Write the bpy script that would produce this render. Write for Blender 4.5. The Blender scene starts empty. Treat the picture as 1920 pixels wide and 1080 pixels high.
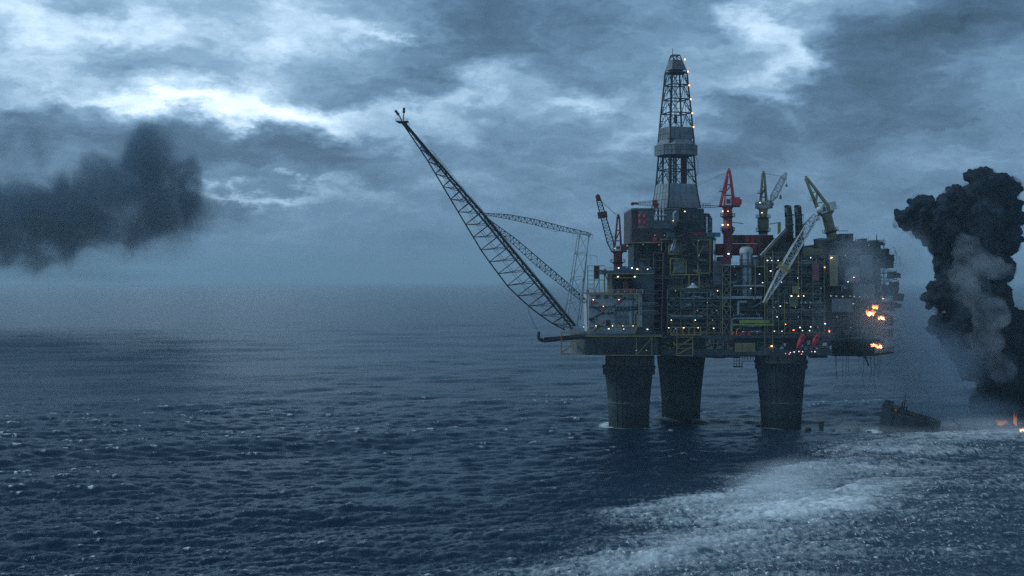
import bpy, bmesh, math, random
import numpy as np
from mathutils import Vector, Matrix

# ------------------------------------------------------------------ camera
scene = bpy.context.scene
COL = scene.collection
CAM_H, FPX, HZ = 57.0, 2600.0, 527.0        # camera height (m), focal length and horizon row of the 1920x1080 photo
D0 = FPX / 4.8                              # reference distance of the platform (541.7 m)
cam_data = bpy.data.cameras.new('camera')
cam_data.lens = 36.0 * FPX / 1920.0
cam_data.shift_y = -(540.0 - HZ) / 1920.0
cam_data.clip_start, cam_data.clip_end = 1.0, 90000.0
cam = bpy.data.objects.new('camera', cam_data)
cam.location = (0, 0, CAM_H)
cam.rotation_euler = (math.radians(90), 0, 0)
COL.objects.link(cam)
scene.camera = cam

# ------------------------------------------------------------------ exposure / render
vs = scene.view_settings
vs.view_transform, vs.look, vs.gamma, vs.use_curve_mapping = 'Standard', 'None', 1.0, False
vs.exposure = 0.7
scene.render.engine = 'CYCLES'
cy = scene.cycles
cy.max_bounces, cy.diffuse_bounces, cy.glossy_bounces, cy.volume_bounces = 5, 2, 2, 2
cy.transparent_max_bounces = 12
cy.use_denoising = False
cy.volume_step_rate = 1.0
cy.volume_max_steps = 96
cy.sample_clamp_indirect = 0.6
cy.sample_clamp_direct = 2.0

# ------------------------------------------------------------------ world: overcast sky
SUN_AZ, SUN_EL = math.radians(-92), math.radians(42)
world = bpy.data.worlds.new('World')
scene.world = world
world.use_nodes = True
wt = world.node_tree
wt.nodes.clear()


class NT:
    """small helper that wires math nodes"""
    def __init__(s, tree):
        s.t = tree

    def n(s, typ, **kw):
        nd = s.t.nodes.new(typ)
        for k, v in kw.items():
            setattr(nd, k, v)
        return nd

    def put(s, sock, v):
        if isinstance(v, bpy.types.NodeSocket):
            s.t.links.new(v, sock)
        else:
            sock.default_value = v

    def m(s, op, a, b=None, c=None, clamp=False):
        nd = s.n('ShaderNodeMath', operation=op, use_clamp=clamp)
        s.put(nd.inputs[0], a)
        if b is not None:
            s.put(nd.inputs[1], b)
        if c is not None:
            s.put(nd.inputs[2], c)
        return nd.outputs[0]

    def vm(s, op, a, b=None):
        nd = s.n('ShaderNodeVectorMath', operation=op)
        s.put(nd.inputs[0], a)
        if b is not None:
            s.put(nd.inputs[1], b)
        return nd.outputs['Value'] if op in ('LENGTH', 'DOT_PRODUCT', 'DISTANCE') else nd.outputs[0]

    def xyz(s, x, y, z):
        nd = s.n('ShaderNodeCombineXYZ')
        for i, v in enumerate((x, y, z)):
            s.put(nd.inputs[i], v)
        return nd.outputs[0]

    def sep(s, v):
        nd = s.n('ShaderNodeSeparateXYZ')
        s.put(nd.inputs[0], v)
        return nd.outputs

    def noise(s, vec, scale, detail=4, rough=0.55, dist=0.0):
        nd = s.n('ShaderNodeTexNoise')
        s.put(nd.inputs['Vector'], vec)
        nd.inputs['Scale'].default_value = scale
        nd.inputs['Detail'].default_value = detail
        nd.inputs['Roughness'].default_value = rough
        nd.inputs['Distortion'].default_value = dist
        return nd

    def mapr(s, v, a, b, c=0.0, d=1.0, smooth=True):
        nd = s.n('ShaderNodeMapRange', interpolation_type='SMOOTHSTEP' if smooth else 'LINEAR')
        s.put(nd.inputs[0], v)
        for i, q in enumerate((a, b, c, d)):
            s.put(nd.inputs[1 + i], q)
        return nd.outputs[0]

    def ramp(s, fac, stops, interp='LINEAR'):
        nd = s.n('ShaderNodeValToRGB')
        cr = nd.color_ramp
        cr.interpolation = interp
        while len(cr.elements) < len(stops):
            cr.elements.new(0.5)
        for e, (p, c) in zip(cr.elements, stops):
            e.position = p
            e.color = (*c, 1)
        s.put(nd.inputs[0], fac)
        return nd.outputs[0]

    def mix(s, f, a, b):
        nd = s.n('ShaderNodeMix', data_type='RGBA')
        s.put(nd.inputs[0], f)
        s.put(nd.inputs[6], a)
        s.put(nd.inputs[7], b)
        return nd.outputs[2]


def lin(r, g, b):
    f = lambda c: (c / 255 / 12.92) if c <= 10 else ((c / 255 + 0.055) / 1.055) ** 2.4
    return (f(r), f(g), f(b))


W = NT(wt)
sky = W.n('ShaderNodeTexSky', sky_type='NISHITA')
sky.sun_disc = False
sky.sun_elevation = SUN_EL
sky.sun_rotation = SUN_AZ % (2 * math.pi)
sky.air_density, sky.dust_density, sky.ozone_density = 1.5, 3.0, 3.0
dirv = W.n('ShaderNodeTexCoord').outputs['Generated']
dx, dy, dz = W.sep(dirv)
az0 = W.m('ARCTAN2', dx, dy)
el0 = W.m('ARCSINE', W.m('MINIMUM', W.m('MAXIMUM', dz, -0.99), 0.99))
K = 1000.0 / FPX                                             # 1 unit = 1000 photo pixels worth of angle
a1 = W.m('DIVIDE', az0, K)
e1 = W.m('DIVIDE', el0, K)
q = W.xyz(a1, W.m('MULTIPLY', e1, 2.0), 0.0)
warp = W.noise(q, 3.2, 6, 0.62)
warp2 = W.noise(W.vm('ADD', q, (7.1, 3.3, 1.0)), 11.0, 4, 0.6)
wx, wy, wz_ = W.sep(warp.outputs['Color'])
ux, uy, uz_ = W.sep(warp2.outputs['Color'])
aw = W.m('ADD', W.m('MULTIPLY_ADD', W.m('SUBTRACT', wx, 0.5), 0.34, a1), W.m('MULTIPLY', W.m('SUBTRACT', ux, 0.5), 0.13))
ew = W.m('ADD', W.m('MULTIPLY_ADD', W.m('SUBTRACT', wy, 0.5), 0.20, e1), W.m('MULTIPLY', W.m('SUBTRACT', uy, 0.5), 0.08))
# cloud bank: (photo px, py, half width, half height, slope, strength); stored as azimuth / elevation
BANK = [(470, 205, 250, 34, .10, .50), (220, 195, 170, 16, .0, .18), (560, 228, 90, 22, .12, .20), (300, 60, 420, 85, .05, .31),
        (640, 75, 150, 75, .0, .16), (70, 60, 160, 120, .0, .12), (800, 215, 110, 26, -.1, .22), (890, 175, 60, 30, -.35, .24),
        (760, 48, 70, 10, .0, .22), (480, 368, 130, 11, .06, .36), (660, 285, 90, 10, -.2, .14),
        (1390, 150, 190, 32, -.45, .26), (1465, 185, 38, 20, .0, .42), (1450, 40, 75, 60, .3, .40), (1500, 225, 30, 10, .0, .16),
        (1100, 190, 110, 30, .1, .28), (1240, 250, 130, 14, .0, .10), (1730, 165, 60, 14, -.1, .08),
        (150, 25, 80, 22, -.1, -.26), (225, 105, 90, 26, .1, -.24), (450, 285, 190, 46, .0, -.21), (640, 150, 70, 26, .1, -.14), (100, 240, 130, 45, .1, -.14),
        (800, 130, 130, 70, .1, -.22), (900, 30, 150, 50, .1, -.20), (1090, 60, 200, 60, .0, -.05), (1010, 130, 100, 30, .2, -.08), (1380, 180, 50, 22, .1, -.20), (1660, 120, 240, 110, -.35, -.25),
        (1850, 30, 150, 60, .0, -.12), (700, 235, 110, 18, .0, -.10), (1750, 260, 300, 90, .0, -.05), (950, 330, 500, 60, .0, -.04)]
val = None
for (px, py, sx, sy, sl, st) in BANK:
    ca = math.atan((px - 960) / FPX) / K
    ce = math.atan((HZ - py) / FPX) / K
    da = W.m('SUBTRACT', aw, ca)
    de = W.m('MULTIPLY_ADD', da, sl, W.m('SUBTRACT', ew, ce))
    r2 = W.m('ADD', W.m('POWER', W.m('ABSOLUTE', W.m('MULTIPLY', da, 1000.0 / sx)), 2.0), W.m('POWER', W.m('ABSOLUTE', W.m('MULTIPLY', de, 1000.0 / sy)), 2.0))
    g = W.m('MULTIPLY', W.m('EXPONENT', W.m('MULTIPLY', r2, -0.8)), st)
    val = g if val is None else W.m('ADD', val, g)
f1 = W.noise(W.xyz(aw, W.m('MULTIPLY', ew, 2.4), 0.3), 4.0, 8, 0.6).outputs[0]
f2 = W.noise(W.xyz(a1, W.m('MULTIPLY', e1, 3.0), 4.3), 8.5, 7, 0.6, 0.6).outputs[0]
fb = W.m('ADD', W.m('MULTIPLY', W.m('SUBTRACT', f1, 0.5), 0.74), W.m('MULTIPLY', W.m('SUBTRACT', f2, 0.5), 0.26))
calm = W.mapr(e1, 0.0, 0.2, 0.25, 1.0)                       # the clouds flatten out towards the horizon
val = W.m('ADD', W.m('MULTIPLY', fb, calm), W.m('ADD', val, 0.40))
high = W.mapr(e1, 0.56, 1.25, 0.0, -0.31)                     # heavier cloud overhead
back = W.mapr(dy, 0.4, -0.5, 0.0, 0.10)
val = W.m('ADD', val, W.m('ADD', high, back))
cloud = W.ramp(val, [(0.0, lin(22, 46, 66)), (0.25, lin(57, 84, 110)), (0.42, lin(86, 117, 145)), (0.58, lin(119, 150, 176)), (0.78, lin(174, 199, 221)), (1.0, lin(222, 237, 250))])
cloud10 = W.vm('SCALE', cloud)
cloud10.node.inputs['Scale'].default_value = 10.0
skyc = W.mix(0.93, sky.outputs[0], cloud10)
bg = W.n('ShaderNodeBackground')
W.put(bg.inputs[0], skyc)
bg.inputs[1].default_value = 0.1
wo = W.n('ShaderNodeOutputWorld')
wt.links.new(bg.outputs[0], wo.inputs[0])
world.cycles.sampling_method = 'MANUAL'
world.cycles.sample_map_resolution = 1024

# ------------------------------------------------------------------ sun behind the overcast
sun_data = bpy.data.lights.new('sun', 'SUN')
sun_data.energy = 1.25
sun_data.angle = math.radians(14)
sun_data.color = (0.66, 0.86, 1.0)
sun = bpy.data.objects.new('sun', sun_data)
to_sun = Vector((math.sin(SUN_AZ) * math.cos(SUN_EL), math.cos(SUN_AZ) * math.cos(SUN_EL), math.sin(SUN_EL)))
sun.rotation_euler = to_sun.to_track_quat('Z', 'Y').to_euler()
sun.location = to_sun * 400
COL.objects.link(sun)

# ------------------------------------------------------------------ helpers
def X(px, d=D0):
    return (px - 960.0) * d / FPX


def Z(py, d=D0):
    return CAM_H + (HZ - py) * d / FPX


def P(px, py, d=D0):
    return Vector((X(px, d), d, Z(py, d)))


def sea_point(px, py):
    d = CAM_H * FPX / (py - HZ)
    return Vector((X(px, d), d, 0.0))


def tag(o, label=None, cat=None, group=None, kind=None):
    for k, v in (('label', label), ('category', cat), ('group', group), ('kind', kind)):
        if v:
            o[k] = v
    return o


def thing(name, loc, label, cat, group=None, rot=None):
    o = bpy.data.objects.new(name, None)
    o.empty_display_size = 2.0
    COL.objects.link(o)
    o.location = loc
    if rot:
        o.rotation_euler = rot
    return tag(o, label, cat, group)


def orient(p, q):
    p, q = Vector(p), Vector(q)
    d = q - p
    L = d.length
    z = d.normalized() if L > 1e-9 else Vector((0, 0, 1))
    ref = Vector((0, 0, 1)) if abs(z.z) < 0.95 else Vector((0, 1, 0))
    x = ref.cross(z).normalized()
    y = z.cross(x)
    return p, x, y, z, L


class MB:
    """collects shapes and links them as ONE mesh object"""
    def __init__(s):
        s.v, s.f, s.s = [], [], []

    def add(s, vs_, fs, smooth=False):
        o = len(s.v)
        s.v.extend(tuple(v) for v in vs_)
        s.f.extend([tuple(i + o for i in f) for f in fs])
        s.s.extend([smooth] * len(fs))
        return s

    def box(s, x0, x1, y0, y1, z0, z1):
        vs_ = [(x, y, z) for z in (z0, z1) for y in (y0, y1) for x in (x0, x1)]
        return s.add(vs_, [(0, 2, 3, 1), (4, 5, 7, 6), (0, 1, 5, 4), (2, 6, 7, 3), (0, 4, 6, 2), (1, 3, 7, 5)])

    def bar(s, p, q, w, h=None):
        h = h or w
        p, x, y, z, L = orient(p, q)
        vs_ = [p + x * (a * w / 2) + y * (b * h / 2) + z * c for c in (0, L) for b in (-1, 1) for a in (-1, 1)]
        return s.add(vs_, [(0, 2, 3, 1), (4, 5, 7, 6), (0, 1, 5, 4), (2, 6, 7, 3), (0, 4, 6, 2), (1, 3, 7, 5)])

    def tube(s, p, q, r0, r1=None, n=8, caps=True):
        r1 = r0 if r1 is None else r1
        p, x, y, z, L = orient(p, q)
        vs_ = []
        for (r, c) in ((r0, 0), (r1, L)):
            for i in range(n):
                a = 2 * math.pi * i / n
                vs_.append(p + x * (r * math.cos(a)) + y * (r * math.sin(a)) + z * c)
        s.add(vs_, [(i, (i + 1) % n, n + (i + 1) % n, n + i) for i in range(n)], True)
        if caps:
            s.add(vs_[:n], [tuple(reversed(range(n)))])
            s.add(vs_[n:], [tuple(range(n))])
        return s

    def path(s, pts, r, n=6):
        for a, b in zip(pts[:-1], pts[1:]):
            s.tube(a, b, r, r, n)
        return s

    def lathe(s, c, prof, n=24, axis=None):
        """prof: (radius, height) pairs from c along axis"""
        c = Vector(c)
        p, x, y, z, L = orient(c, c + Vector(axis or (0, 0, 1)))
        vs_ = []
        for (r, h) in prof:
            for i in range(n):
                a = 2 * math.pi * i / n
                vs_.append(p + x * (r * math.cos(a)) + y * (r * math.sin(a)) + z * h)
        fs = [(k * n + i, k * n + (i + 1) % n, (k + 1) * n + (i + 1) % n, (k + 1) * n + i) for k in range(len(prof) - 1) for i in range(n)]
        s.add(vs_, fs, True)
        s.add(vs_[:n], [tuple(reversed(range(n)))])
        s.add(vs_[-n:], [tuple(range(n))])
        return s

    def prism(s, pts, y0, y1):
        """outline of (x, z) pairs given a thickness along y"""
        n = len(pts)
        vs_ = [(x, y0, z) for x, z in pts] + [(x, y1, z) for x, z in pts]
        return s.add(vs_, [tuple(range(n)), tuple(reversed(range(n, 2 * n)))] + [(i, n + i, n + (i + 1) % n, (i + 1) % n) for i in range(n)])

    def loft(s, rings, caps=True, smooth=False):
        n = len(rings[0])
        vs_ = [v for r in rings for v in r]
        fs = [(k * n + i, k * n + (i + 1) % n, (k + 1) * n + (i + 1) % n, (k + 1) * n + i) for k in range(len(rings) - 1) for i in range(n)]
        if caps:
            fs += [tuple(reversed(range(n))), tuple(range((len(rings) - 1) * n, len(rings) * n))]
        return s.add(vs_, fs, smooth)

    def rail(s, pts, h=1.15, w=0.11, step=2.4):
        """handrail with posts, two rails and a toe board along the points"""
        up = Vector((0, 0, 1))
        for a, b in zip(pts[:-1], pts[1:]):
            a, b = Vector(a), Vector(b)
            L = (b - a).length
            k = max(1, round(L / step))
            for i in range(k + 1):
                c = a.lerp(b, i / k)
                s.bar(c, c + up * h, w)
            s.bar(a + up * h, b + up * h, w)
            s.bar(a + up * h * .55, b + up * h * .55, w * .8)
        return s

    def truss(s, A0, A1, B0, B1, k, w, wb=None):
        """flat ladder of bays between two chords A and B, with zigzag diagonals"""
        wb = wb or w * .6
        A0, A1, B0, B1 = map(Vector, (A0, A1, B0, B1))
        for i in range(k + 1):
            s.bar(A0.lerp(A1, i / k), B0.lerp(B1, i / k), wb)
            if i < k:
                if i % 2:
                    s.bar(A0.lerp(A1, i / k), B0.lerp(B1, (i + 1) / k), wb)
                else:
                    s.bar(B0.lerp(B1, i / k), A0.lerp(A1, (i + 1) / k), wb)
        s.bar(A0, A1, w)
        s.bar(B0, B1, w)
        return s

    def box_truss(s, r0, r1, k, w, wb=None):
        """square or triangular lattice boom between two end rings of corners"""
        n = len(r0)
        wb = wb or w * .55
        r0, r1 = [Vector(p) for p in r0], [Vector(p) for p in r1]
        for j in range(n):
            a0, a1, b0, b1 = r0[j], r1[j], r0[(j + 1) % n], r1[(j + 1) % n]
            s.bar(a0, a1, w)
            for i in range(k + 1):
                s.bar(a0.lerp(a1, i / k), b0.lerp(b1, i / k), wb)
                if i < k:
                    if (i + j) % 2:
                        s.bar(a0.lerp(a1, i / k), b0.lerp(b1, (i + 1) / k), wb)
                    else:
                        s.bar(b0.lerp(b1, i / k), a0.lerp(a1, (i + 1) / k), wb)
        return s

    def build(s, name, mat, parent=None, label=None, kind=None):
        base = parent_world(parent) if parent else Vector((0, 0, 0))
        me = bpy.data.meshes.new(name)
        me.from_pydata([(v[0] - base.x, v[1] - base.y, v[2] - base.z) for v in s.v], [], s.f)
        me.polygons.foreach_set('use_smooth', s.s)
        me.materials.append(mat)
        me.update()
        o = bpy.data.objects.new(name, me)
        COL.objects.link(o)
        if parent:
            o.parent = parent
        return tag(o, label, kind=kind)


class Items(list):
    """several separate pieces, each linked as a mesh object of its own"""
    def build(s, name, mat, parent=None):
        o = None
        for b in s:
            o = b.build(name, mat, parent)
        return o


def parent_world(o):
    p = Vector((0, 0, 0))
    while o:
        p = p + Vector(o.location)
        o = o.parent
    return p


def move_origin(o):
    """puts a top-level mesh's origin at the middle of its base"""
    me = o.data
    n = len(me.vertices)
    co = np.empty(n * 3)
    me.vertices.foreach_get('co', co)
    co = co.reshape(-1, 3)
    c = np.array([(co[:, 0].min() + co[:, 0].max()) / 2, (co[:, 1].min() + co[:, 1].max()) / 2, co[:, 2].min()])
    me.vertices.foreach_set('co', (co - c).ravel())
    o.location = c
    me.update()
    return o


def mat(name, col, rough=0.6, metal=0.0, dirt=0.5, dirt_col=(0.05, 0.035, 0.025), scale=0.35, streak=True, spec=0.4):
    """painted steel or concrete: base paint, broad tone changes, vertical rust and grime streaks, fine roughness"""
    m = bpy.data.materials.new(name)
    m.use_nodes = True
    T = NT(m.node_tree)
    b = m.node_tree.nodes['Principled BSDF']
    geo = T.n('ShaderNodeNewGeometry').outputs['Position']
    n1 = T.noise(geo, scale, 6, 0.65).outputs[0]
    x, y, z = T.sep(geo)
    st = T.noise(T.xyz(T.m('MULTIPLY', x, 1.6), T.m('MULTIPLY', y, 1.6), T.m('MULTIPLY', z, 0.16)), 0.8, 5, 0.7).outputs[0]
    d1 = T.mapr(T.m('ADD', T.m('MULTIPLY', n1, 0.55), T.m('MULTIPLY', st, 0.5 if streak else 0.1)), 0.50, 0.68, 0.0, dirt)
    tone = T.mapr(T.noise(geo, scale * 0.3, 3, 0.6).outputs[0], 0.3, 0.7, 0.78, 1.16)
    cc = T.vm('SCALE', (*col,))
    T.put(cc.node.inputs['Scale'], tone)
    c = T.mix(d1, cc, (*dirt_col, 1))
    T.put(b.inputs['Base Color'], c)
    T.put(b.inputs['Roughness'], T.mapr(n1, 0.3, 0.7, max(0.05, rough - 0.15), min(1.0, rough + 0.15)))
    b.inputs['Metallic'].default_value = metal
    b.inputs['Specular IOR Level'].default_value = spec
    bp = T.n('ShaderNodeBump')
    bp.inputs['Strength'].default_value = 0.3
    bp.inputs['Distance'].default_value = 0.15
    T.put(bp.inputs['Height'], T.noise(geo, 2.2, 4, 0.6).outputs[0])
    T.put(b.inputs['Normal'], bp.outputs[0])
    return m


def glow(name, col, strength):
    m = bpy.data.materials.new(name)
    m.use_nodes = True
    b = m.node_tree.nodes['Principled BSDF']
    b.inputs['Base Color'].default_value = (*col, 1)
    b.inputs['Emission Color'].default_value = (*col, 1)
    b.inputs['Emission Strength'].default_value = strength
    return m

# ------------------------------------------------------------------ sea
def smooth01(x):
    x = np.clip(x, 0, 1)
    return x * x * (3 - 2 * x)


def wave_band(N, L, lam0, lam1, wdir, spread, sigma, seed):
    rng = np.random.default_rng(seed)
    k1 = np.fft.fftfreq(N, L / N) * 2 * np.pi
    kx, ky = np.meshgrid(k1, k1, indexing='ij')
    k = np.hypot(kx, ky)
    k[0, 0] = 1
    lam = 2 * np.pi / k
    band = ((lam > lam0) & (lam < lam1)).astype(float)
    c = np.abs(kx * math.sin(wdir) + ky * math.cos(wdir)) / k
    amp = band * k ** -1.75 * (c ** spread * 0.9 + 0.1)
    amp[0, 0] = 0
    h = amp * (rng.normal(size=(N, N)) + 1j * rng.normal(size=(N, N)))
    h = 0.5 * (h + np.conj(np.roll(np.flip(h, (0, 1)), 1, (0, 1))))
    z = np.fft.ifft2(h).real
    q = sigma / z.std()
    f = lambda a: np.fft.ifft2(a).real * q
    dx_, dy_ = f(-1j * kx / k * h), f(-1j * ky / k * h)
    jxx, jyy, jxy = f(kx * kx / k * h), f(ky * ky / k * h), f(kx * ky / k * h)
    return dict(N=N, L=L, z=z * q, dx=dx_, dy=dy_, jac=(jxx + jyy), sv=float(np.mean(f(1j * kx * h) ** 2 + f(1j * ky * h) ** 2)))


def sample(B, key, x, y):
    N, L, a = B['N'], B['L'], B[key]
    u, v = (x / L * N) % N, (y / L * N) % N
    i, j = u.astype(int), v.astype(int)
    fu, fv = u - i, v - j
    i, j = i % N, j % N
    i1, j1 = (i + 1) % N, (j + 1) % N
    return (a[i, j] * (1 - fu) + a[i1, j] * fu) * (1 - fv) + (a[i, j1] * (1 - fu) + a[i1, j1] * fu) * fv


def build_sea():
    v0 = CAM_H * 1387.0
    rows = np.concatenate([np.linspace(1 / 120., 1 / 215., 70, endpoint=False), np.linspace(1 / 215., 1 / 42000., 640)])
    d = 1 / rows
    nt = 1200
    t = np.linspace(-0.62, 0.62, nt)
    Dm, Tm = np.meshgrid(d, t, indexing='ij')
    x, y = Dm * Tm, Dm.copy()
    step = np.abs(np.gradient(d))[:, None] * np.ones((1, nt))
    bands = [(wave_band(256, 2300., 34., 150., math.radians(-14), 3, 0.62, 3), 0.35, 60.), (wave_band(512, 1270., 11., 36., math.radians(-22), 2, 0.21, 5), -0.2, 17.),
             (wave_band(512, 353., 3.6, 12., math.radians(-8), 1.4, 0.235, 7), 0.6, 6.5), (wave_band(512, 131., 1.1, 3.8, math.radians(-30), 1.0, 0.10, 9), -0.9, 2.4)]
    z = np.zeros_like(x)
    ox, oy, jac = np.zeros_like(x), np.zeros_like(x), np.zeros_like(x)
    lost = np.zeros_like(x)
    gust = 0.7 + 0.6 * smooth01(0.5 + sample(bands[0][0], 'z', x * 0.21 + 31, y * 0.12 + 5) / 1.6)
    for B, rot, lam in bands:
        c, s_ = math.cos(rot), math.sin(rot)
        # the bands keep their own wind direction: rotate the sampling grid and the spectrum differs per band
        xr, yr = x + 17.3 * lam, y - 9.1 * lam
        wgt = 1 - smooth01((step / lam - 0.22) / 0.5)
        g = wgt * (gust if lam < 20 else 1.0)
        lost += (1 - wgt ** 2) * B['sv']
        z += g * sample(B, 'z', xr, yr)
        ox += g * 0.9 * sample(B, 'dx', xr, yr)
        oy += g * 0.9 * sample(B, 'dy', xr, yr)
        jac += g * (1.0 if lam < 20 else 0.9) * sample(B, 'jac', xr, yr)
    # crest foam: where the chop folds
    js = jac.std(axis=1, keepdims=True) + 1e-6
    crest = smooth01((jac / js - 2.15) / 0.7) * smooth01((gust - 0.72) / 0.4) * (1 - 0.97 * smooth01((y - 480) / 420))
    # churned water: spray-beaten foam drifting along a curved track away from the burning side
    pts = [sea_point(*p) for p in TRACK]
    tp = np.array([(p.x, p.y) for p in pts])
    dist = np.full_like(x, 1e9)
    tt = np.zeros_like(x)
    for i in range(len(tp) - 1):
        a_, e_ = tp[i], tp[i + 1]
        v = e_ - a_
        f = np.clip(((x - a_[0]) * v[0] + (y - a_[1]) * v[1]) / (v @ v), 0, 1)
        dd = np.hypot(x - a_[0] - f * v[0], y - a_[1] - f * v[1])
        tt = np.where(dd < dist, i + f, tt)
        dist = np.minimum(dist, dd)
    var = sample(bands[0][0], 'z', x * 1.9 + 400, y * 1.1 + 90) / 0.62
    var2 = sample(bands[1][0], 'z', x * 0.9 + 700, y * 0.6 + 20) / 0.36
    core = np.interp(tt.ravel(), range(len(tp)), CORE).reshape(x.shape)
    wob = dist + 7 * var2 + 11 * var
    cw = np.interp(tt.ravel(), range(len(tp)), [10, 15, 13, 29, 18, 11, 14, 22, 22]).reshape(x.shape)
    tx = np.interp(y.ravel(), tp[:, 1], tp[:, 0]).reshape(x.shape)
    side = 0.30 + 0.70 * smooth01((x - tx + 45) / 75)
    churn = core * np.exp(-(np.maximum(wob, 0) / cw) ** 2) + 0.22 * side * np.exp(-(np.maximum(wob, 0) / 38.0) ** 2) + 0.34 * side * np.exp(-(np.maximum(dist - 25, 0) / 85.0) ** 2)
    churn = np.clip(churn * (1.0 + 0.16 * var + 0.12 * var2), 0, 1)
    # the lee of the shafts stays dark and free of foam
    lee = sea_point(1200, 850)
    churn *= 1 - 0.95 * np.exp(-(((x - lee.x) / 42) ** 2 + ((y - lee.y) / 55) ** 2))
    for (px, py, r) in ((1179, 803, 8.6), (1277, 790, 8.6), (1464, 803, 8.6), (1700, 806, 13)):
        c = sea_point(px, py)
        cy_ = c.y + (r if r < 10 else 0)
        rr = np.hypot(x - c.x, y - cy_)
        churn = np.maximum(churn, 1.0 * np.exp(-((rr - r) / 3.2) ** 2) * (0.6 + 0.4 * np.clip((c.x - x) / r, -1, 1)))
    me = bpy.data.meshes.new('sea_water')
    nr = len(d)
    co = np.stack([x + ox, y + oy, z], -1).reshape(-1, 3).astype(np.float32)
    me.vertices.add(nr * nt)
    me.vertices.foreach_set('co', co.ravel())
    i = np.arange((nr - 1) * (nt - 1))
    r, c = i // (nt - 1), i % (nt - 1)
    a = r * nt + c
    quads = np.stack([a, a + 1, a + nt + 1, a + nt], -1).astype(np.int32)
    me.loops.add(quads.size)
    me.loops.foreach_set('vertex_index', quads.ravel())
    me.polygons.add(len(quads))
    me.polygons.foreach_set('loop_start', np.arange(0, quads.size, 4, dtype=np.int32))
    me.polygons.foreach_set('use_smooth', np.ones(len(quads), dtype=bool))
    me.update(calc_edges=True)
    for nm, arr in (('crest', crest), ('churn', churn), ('fold', np.clip(jac / js, -2, 2.5)), ('subwave', np.sqrt(np.sqrt(lost) * 0.75) * 0.36)):
        at = me.attributes.new(nm, 'FLOAT', 'POINT')
        at.data.foreach_set('value', arr.ravel().astype(np.float32))
    m = bpy.data.materials.new('sea_water')
    m.use_nodes = True
    T = NT(m.node_tree)
    b = m.node_tree.nodes['Principled BSDF']
    geo = T.n('ShaderNodeNewGeometry').outputs['Position']
    ac = T.n('ShaderNodeAttribute', attribute_name='crest').outputs['Fac']
    ah = T.n('ShaderNodeAttribute', attribute_name='churn').outputs['Fac']
    gx, gy, gz = T.sep(geo)
    flat = T.xyz(gx, gy, 0.0)
    fine = T.noise(T.xyz(gx, T.m('MULTIPLY', gy, 0.42), 0.0), 0.62, 7, 0.70, 0.5).outputs[0]
    lace = T.noise(T.xyz(gx, T.m('MULTIPLY', gy, 0.5), 3.0), 0.20, 8, 0.70, 1.0).outputs[0]
    patch = T.noise(T.xyz(T.m('MULTIPLY', gx, 0.35), gy, 0.0), 0.045, 5, 0.6).outputs[0]
    # torn lace of foam where the water is churned
    vein = T.m('SUBTRACT', 1.0, T.m('MULTIPLY', T.m('ABSOLUTE', T.m('SUBTRACT', lace, 0.5)), 5.0), clamp=True)
    tex = T.m('ADD', T.m('MULTIPLY', fine, 0.75), T.m('MULTIPLY', vein, 0.34))
    tex = T.m('ADD', tex, T.m('MULTIPLY', T.m('SUBTRACT', patch, 0.5), 0.9))
    fold = T.n('ShaderNodeAttribute', attribute_name='fold').outputs['Fac']
    tex = T.m('ADD', tex, T.m('MULTIPLY', fold, 0.045))
    thr = T.m('SUBTRACT', 0.86, T.m('MULTIPLY', ah, 0.66))
    f_churn = T.mapr(tex, thr, T.m('ADD', thr, 0.60), 0.0, 1.0, False)
    f_churn = T.m('MULTIPLY', f_churn, T.mapr(ah, 0.02, 0.3))
    fine2 = T.noise(T.xyz(gx, T.m('MULTIPLY', gy, 0.40), 7.0), 1.15, 5, 0.72, 0.3).outputs[0]
    f_spec = T.m('MULTIPLY', T.mapr(T.m('ADD', fine2, T.m('MULTIPLY', fold, 0.03)), 0.56, 0.66), T.mapr(ah, 0.12, 0.55))
    f_churn = T.m('MAXIMUM', T.m('MULTIPLY', f_churn, 0.9), f_spec)
    f_crest = T.m('MULTIPLY', ac, T.mapr(fine, 0.44, 0.60))
    foam = T.m('MAXIMUM', f_churn, f_crest)
    foam = T.m('MULTIPLY', foam, 0.97)
    water = T.mix(T.m('POWER', ah, 1.6), (0.0035, 0.017, 0.040, 1), (0.10, 0.17, 0.20, 1))
    T.put(b.inputs['Base Color'], T.mix(foam, water, (0.84, 0.90, 0.93, 1)))
    T.put(b.inputs['Roughness'], T.m('MULTIPLY_ADD', foam, 0.55, T.m('ADD', 0.07, T.n('ShaderNodeAttribute', attribute_name='subwave').outputs['Fac'])))
    b.inputs['IOR'].default_value = 1.33
    T.put(b.inputs['Specular IOR Level'], T.m('MULTIPLY_ADD', foam, -0.35, 0.5))
    w1 = T.noise(T.xyz(gx, T.m('MULTIPLY', gy, 1.5), gz), 0.8, 7, 0.68, 0.3).outputs[0]
    w2 = T.noise(T.xyz(T.m('MULTIPLY', gx, 0.5), gy, 0.0), 0.12, 5, 0.6, 0.5).outputs[0]
    bp = T.n('ShaderNodeBump')
    bp.inputs['Strength'].default_value = 1.0
    bp.inputs['Distance'].default_value = 1.0
    T.put(bp.inputs['Height'], T.m('ADD', T.m('MULTIPLY', w1, 0.26), T.m('ADD', T.m('MULTIPLY', w2, 0.45), T.m('MULTIPLY', foam, 0.10))))
    T.put(b.inputs['Normal'], bp.outputs[0])
    me.materials.append(m)
    o = bpy.data.objects.new('water', me)
    COL.objects.link(o)
    return tag(o, 'dark blue choppy sea with white foam streaks around the platform', kind='structure')


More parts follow.
